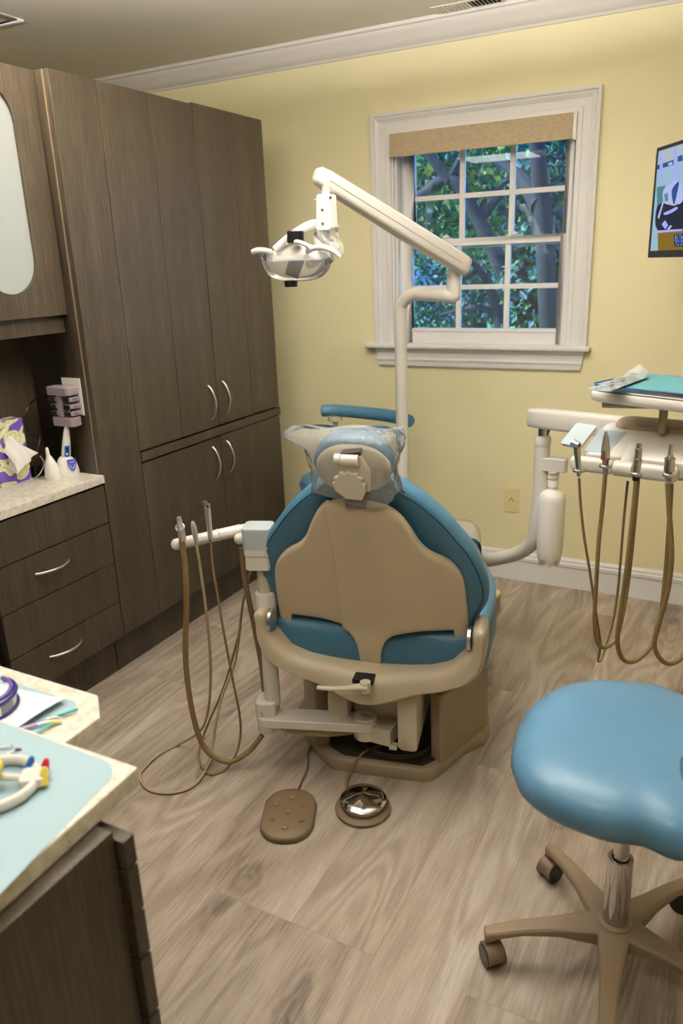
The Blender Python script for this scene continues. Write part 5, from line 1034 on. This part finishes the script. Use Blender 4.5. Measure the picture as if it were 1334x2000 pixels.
# ================================================================== TELEVISION
vd = ray(598, 505); vd[2] = 0; vd /= np.linalg.norm(vd); TD = Vector((-vd[0], -vd[1], 0))      # along the screen, towards camera
TO = PY(1275, 400, 2.95); TO.z = 0; TN = TD.cross(Z3); 
if TN.x > 0: TN = -TN
def PTv(x, y):
    d = Vector(ray(x, y)); t = (TO-Vector((0,0,0))).dot(TN)/d.dot(TN); return Vector((0,0,EYE))+d*t
def tvc(x, y): p = PTv(x, y); return ((p-TO).dot(TD), p.z)
z1t = tvc(1276, 292)[1]; z0t = tvc(1281, 503)[1]; z0t2 = tvc(1334, 503)[1]; z1t2 = tvc(1334, 275)[1]
print('TV', TO, TD, TN, z1t, z0t, z1t2, z0t2, tvc(1334, 400))
tv = thing('television', 'wall mounted flat television with caption text, at the right edge', 'television', (TO.x+TD.x*.3, TO.y+TD.y*.3, z0t))
def tvb(a0, a1, z0, z1, d0, d1, m=None):
    m = m or Bm(); c = [TO+TD*a+TN*d+Z3*z for a, z, d in [(a, z, d) for d in (d0, d1) for z in (z0, z1) for a in (a0, a1)]]
    v = [m._v(p) for p in c]
    for f in ((0,1,3,2), (4,6,7,5), (0,4,5,1), (2,3,7,6), (0,2,6,4), (1,5,7,3)): m.face([v[i] for i in f])
    return m
obj('casing', tvb(0, .60, z0t, z1t, -.045, -.004), 'black', tv, bevel=.003)
bz = Bm(); tvb(0, .60, z0t, z0t+.022, -.004, .002, bz); tvb(0, .60, z1t-.011, z1t, -.004, .002, bz); tvb(0, .011, z0t+.022, z1t-.011, -.004, .002, bz); tvb(.589, .60, z0t+.022, z1t-.011, -.004, .002, bz); obj('bezel', bz, 'black', tv, bevel=.001)
SCR = 1.15
tvcols = [emis('tv_%s' % n, c, s*SCR) for n, c, s in (('bg', '#8fb0c4', .75), ('white', '#a9b0dc', .75), ('blue', '#1c4f96', .6), ('dark', '#0c1a30', .5), ('gold', '#8a6b10', .6), ('capt', '#081040', .4), ('text', '#6f93e0', 1.0), ('teal', '#4f8a90', .6), ('grey', '#a7b6c0', .7), ('lav', '#9a9be0', .8))]
m = Bm()
def tvp(pts, mi, d):
    if len(pts) > 4 and mi != 5: pts = smooth_poly(pts, 4)
    m.mi = mi; m.poly([TO+TD*a+Z3*z+TN*d for a, z in [tvc(*p) for p in pts]])
tvb(.011, .589, z0t+.022, z1t-.011, -.004, 0, m)
def tvr(a0, a1, k0, k1, mi, d):
    m.mi = mi; H_ = z1t-z0t; m.poly([TO+TD*a+Z3*(z0t+H_*k)+TN*d for a, k in ((a0, k0), (a1, k0), (a1, k1), (a0, k1))])
AE = tvc(1330, 400)[0]
tvr(AE, .589, .055, .25, 4, .0003); tvr(AE, .589, .25, .50, 3, .0003); tvr(AE, .36, .50, .93, 1, .0003); tvr(.36, .46, .50, .93, 0, .0003); tvr(.46, .589, .50, .93, 7, .0003); tvr(AE+.02, .50, .09, .20, 5, .0006)
tvp([(1281, 302), (1334, 282), (1334, 310), (1281, 322)], 8, .0004); tvp([(1281, 322), (1317, 312), (1317, 362), (1283, 366)], 0, .0005)
tvp([(1281, 324), (1316, 312), (1316, 322), (1281, 332)], 2, .0008); tvp([(1288, 300), (1294, 298), (1296, 350), (1290, 352)], 9, .0009); tvp([(1315, 288), (1322, 286), (1324, 352), (1318, 354)], 9, .001)
tvp([(1324, 306), (1334, 302), (1334, 314), (1324, 316)], 2, .0011); tvp([(1306, 318), (1314, 316), (1314, 322), (1306, 324)], 1, .0012)
tvp([(1283, 366), (1300, 362), (1302, 400), (1284, 404)], 7, .0007); tvp([(1296, 372), (1310, 358), (1322, 352), (1330, 356), (1334, 392), (1318, 400), (1298, 396)], 1, .0012)
tvp([(1284, 404), (1302, 398), (1318, 402), (1334, 392), (1334, 449), (1285, 450)], 3, .0010); tvp([(1285, 424), (1297, 388), (1299, 390), (1288, 428)], 1, .0014)
tvp([(1297, 416), (1310, 410), (1322, 404), (1324, 408), (1312, 416), (1300, 420)], 9, .0015); tvp([(1293, 438), (1300, 430), (1306, 440), (1300, 448)], 9, .0015); tvp([(1303, 448), (1310, 440), (1314, 441), (1308, 449)], 1, .0015); tvp([(1313, 372), (1324, 356), (1327, 358), (1320, 392), (1316, 398)], 2, .0015); tvp([(1298, 380), (1305, 376), (1306, 392), (1300, 394)], 7, .0015)
tvp([(1285, 450), (1334, 447), (1334, 451), (1285, 455)], 9, .0016); tvp([(1285.5, 455), (1334, 451), (1334, 491), (1286, 492)], 4, .0017); tvp([(1317, 459), (1336, 456), (1336, 482), (1318, 481.5)], 5, .0019)
obj('screen', m, tvcols, tv)
def text_mesh(s, size):
    cu = bpy.data.curves.new('t', 'FONT'); cu.body = s; cu.size = size; o = bpy.data.objects.new('t', cu); COL.objects.link(o)
    bpy.context.view_layer.update(); me = bpy.data.meshes.new_from_object(o.evaluated_get(bpy.context.evaluated_depsgraph_get())); bpy.data.objects.remove(o); bpy.data.curves.remove(cu); return me
for s, (x, y) in (('IN TH', (1318.5, 470)), ('TO D', (1319, 480.5))):
    a, z = tvc(x, y); me = text_mesh(s, .0235); mm = Bm(); mm.b.from_mesh(me); bpy.data.meshes.remove(me)
    MM = Matrix(((TD.x, 0, TN.x, TO.x+TD.x*a+TN.x*.0024), (TD.y, 0, TN.y, TO.y+TD.y*a+TN.y*.0024), (0, 1, 0, z), (0, 0, 0, 1)))
    bmesh.ops.scale(mm.b, vec=(.95, 1, 1), verts=mm.b.verts); bmesh.ops.transform(mm.b, matrix=MM, verts=mm.b.verts); obj('caption_text', mm, tvcols[6], tv, label='blue caption letters ' + s)
c = TO+TD*.3-TN*.045+Z3*((z0t+z1t)/2); m = Bm(); m.box(c.x-.05, c.x+.05, WY-.012, WY, c.z-.12, c.z+.12); m.tube([(c.x, WY-.01, c.z), (c.x+.05, WY-.25, c.z), c], .016, 12, smooth=False); obj('wall_bracket', m, 'black', tv)
# ================================================================== OUTSIDE
struct('lawn', Bm().box(-40, 30, WY+.2, 45, -.55, -.5), 'grass')
hs_ = thing('neighbour_house', 'blue grey house far beyond the window, behind the trees', 'house', (-10, 27, -.5))
obj('house_wall', Bm().box(-17.5, -3.5, 25, 33, -.5, 2.2), 'siding', hs_)
m = Bm(); m.rings([[Vector((x, 24.4, 2.15)), Vector((x, 29, 5.0)), Vector((x, 33.6, 2.15))] for x in (-18, -3.0)]); obj('house_roof', m, 'roofm', hs_)
m = Bm()
for x in (-15.4, -11.9, -8.3): m.box(x, x+1.1, 24.95, 25, .4, 1.7)
obj('house_window', m, 'roofm', hs_)
def leaves(n, fn, size, mats):
    V, Fc, MI = [], [], []
    for i in range(n):
        p = fn(); a = rng.uniform(0, 2*PI); t = rng.uniform(-1, 1); s = size*rng.uniform(.6, 1.4)
        ax = Vector((math.cos(a)*math.sqrt(1-t*t), math.sin(a)*math.sqrt(1-t*t), t)); o = ax.orthogonal().normalized(); q = ax.cross(o); o = (o*math.cos(a*3)+q*math.sin(a*3)); q = ax.cross(o)
        b = len(V); V += [p-o*s, p+q*s*.55+ax*s*.15, p+o*s, p-q*s*.55+ax*s*.15]; Fc.append((b, b+1, b+2, b+3)); MI.append(int(rng.choice(len(mats), p=[.5, .22, .28])))
    me = bpy.data.meshes.new('leaves'); me.from_pydata([tuple(v) for v in V], [], Fc); me.materials.clear()
    for k in mats: me.materials.append(MT[k])
    me.polygons.foreach_set('material_index', MI); me.update(); return me
def tree(label, base, trunk_pts, rad, branches, blobs, n, size, mats=('leaf', 'leafy', 'leafd')):
    t = thing('tree', label, 'tree', base); trunk_pts = [Vector((trunk_pts[0].x, trunk_pts[0].y, -.52))]+trunk_pts; rad = [rad[0]*1.15]+rad; base = Vector((trunk_pts[0].x, trunk_pts[0].y, -.5)); t.location = base; WM[t.name] = Matrix.Translation(base); obj('trunk', Bm().tube(trunk_pts, rad, 12), 'bark', t)
    for b in branches: obj('branch', Bm().tube(*b, 8), 'bark', t)
    ws = np.array([b[3] for b in blobs], float); ws /= ws.sum()
    def fn():
        c, r, sq, _ = blobs[int(rng.choice(len(blobs), p=ws))]; v = rng.normal(size=3); v /= np.linalg.norm(v); v *= rng.uniform(.3, 1)**.5*r
        return Vector((c[0]+v[0], c[1]+v[1], c[2]+v[2]*sq))
    me = leaves(n, fn, size, mats); me.transform(Matrix.Translation(-Vector(base))); o = bpy.data.objects.new('foliage', me); COL.objects.link(o); o.parent = t; return t
def V3(x, y, Y): return PY(x, y, Y)
tree('leaning tree with yellow green leaves seen through the left panes', V3(870, 700, 8), [V3(1120, 760, 8), V3(1000, 560, 8), V3(930, 420, 8), V3(880, 350, 8), V3(815, 385, 8.2), V3(760, 400, 8.4)], [.12, .09, .07, .06, .05, .03],
     [([V3(880, 352, 8), V3(850, 318, 8), V3(825, 290, 8)], [.07, .05, .03]), ([V3(935, 430, 8), V3(1000, 352, 8.2), V3(1080, 300, 8.3)], [.07, .05, .02]), ([V3(880, 350, 8), V3(905, 300, 8), V3(915, 250, 8)], [.06, .04, .02])],
     [(V3(845, 430, 9), .55, .7, 5), (V3(830, 300, 9), .5, .8, 3), (V3(950, 330, 9.5), .6, .7, 3), (V3(980, 450, 9.5), .5, .8, 2), (V3(900, 250, 9), .8, .6, 3), (V3(1060, 300, 9.5), .5, .8, 1.5)], 4200, .055, ('leaf', 'leafy', 'leafd'))
tree('dark thick trunked tree seen through the right hand panes', V3(1075, 760, 6.2), [V3(1078, 800, 6.2), V3(1070, 600, 6.2), V3(1062, 450, 6.2), V3(1050, 300, 6.2), V3(1040, 200, 6.2)], [.085, .075, .07, .06, .05],
     [([V3(1055, 400, 6.2), V3(1010, 340, 6.4), V3(960, 310, 6.5)], [.08, .05, .02])],
     [(V3(1080, 340, 6.8), .4, 1, 2), (V3(1070, 560, 6.8), .4, 1.2, 3), (V3(1085, 480, 6.8), .4, 1, 2), (V3(1070, 620, 6.8), .4, 1, 2)], 6500, .045, ('leafd', 'leaf', 'leafd'))
tree('slender branching tree seen through the lower panes', V3(985, 720, 9), [V3(990, 760, 9), V3(975, 620, 9), V3(955, 560, 9), V3(930, 520, 9), V3(900, 500, 9)], [.09, .07, .05, .035, .02],
     [([V3(975, 620, 9), V3(940, 600, 9), V3(900, 605, 9.1), V3(860, 615, 9.2)], [.04, .03, .02, .015]), ([V3(975, 610, 9), V3(1000, 570, 9), V3(1040, 540, 9)], [.04, .025, .015]), ([V3(930, 530, 9), V3(880, 560, 9), V3(830, 560, 9)], [.03, .02, .01])],
     [(V3(840, 560, 10), .6, .7, 3), (V3(850, 625, 10.5), .6, .5, 3), (V3(950, 530, 11), .6, .6, 3), (V3(1000, 600, 11), .5, .7, 2), (V3(925, 600, 11), .5, .5, 1)], 3600, .045, ('leafd', 'leaf', 'leafd'))
tree('big dense background tree filling the view behind the others', V3(930, 650, 17), [V3(930, 700, 17), V3(925, 500, 17), V3(920, 300, 17)], [.3, .22, .1], [],
     [(V3(830, 380, 17), 1.9, .9, 3), (V3(950, 300, 17), 2.2, .9, 3), (V3(1060, 380, 17), 2.1, 1, 3), (V3(930, 470, 16.5), 1.5, .6, 2), (V3(1080, 520, 16), 1.6, 1, 2), (V3(760, 300, 17), 2.4, 1, 2)], 4500, .12, ('leafd', 'leaf', 'leafd'))
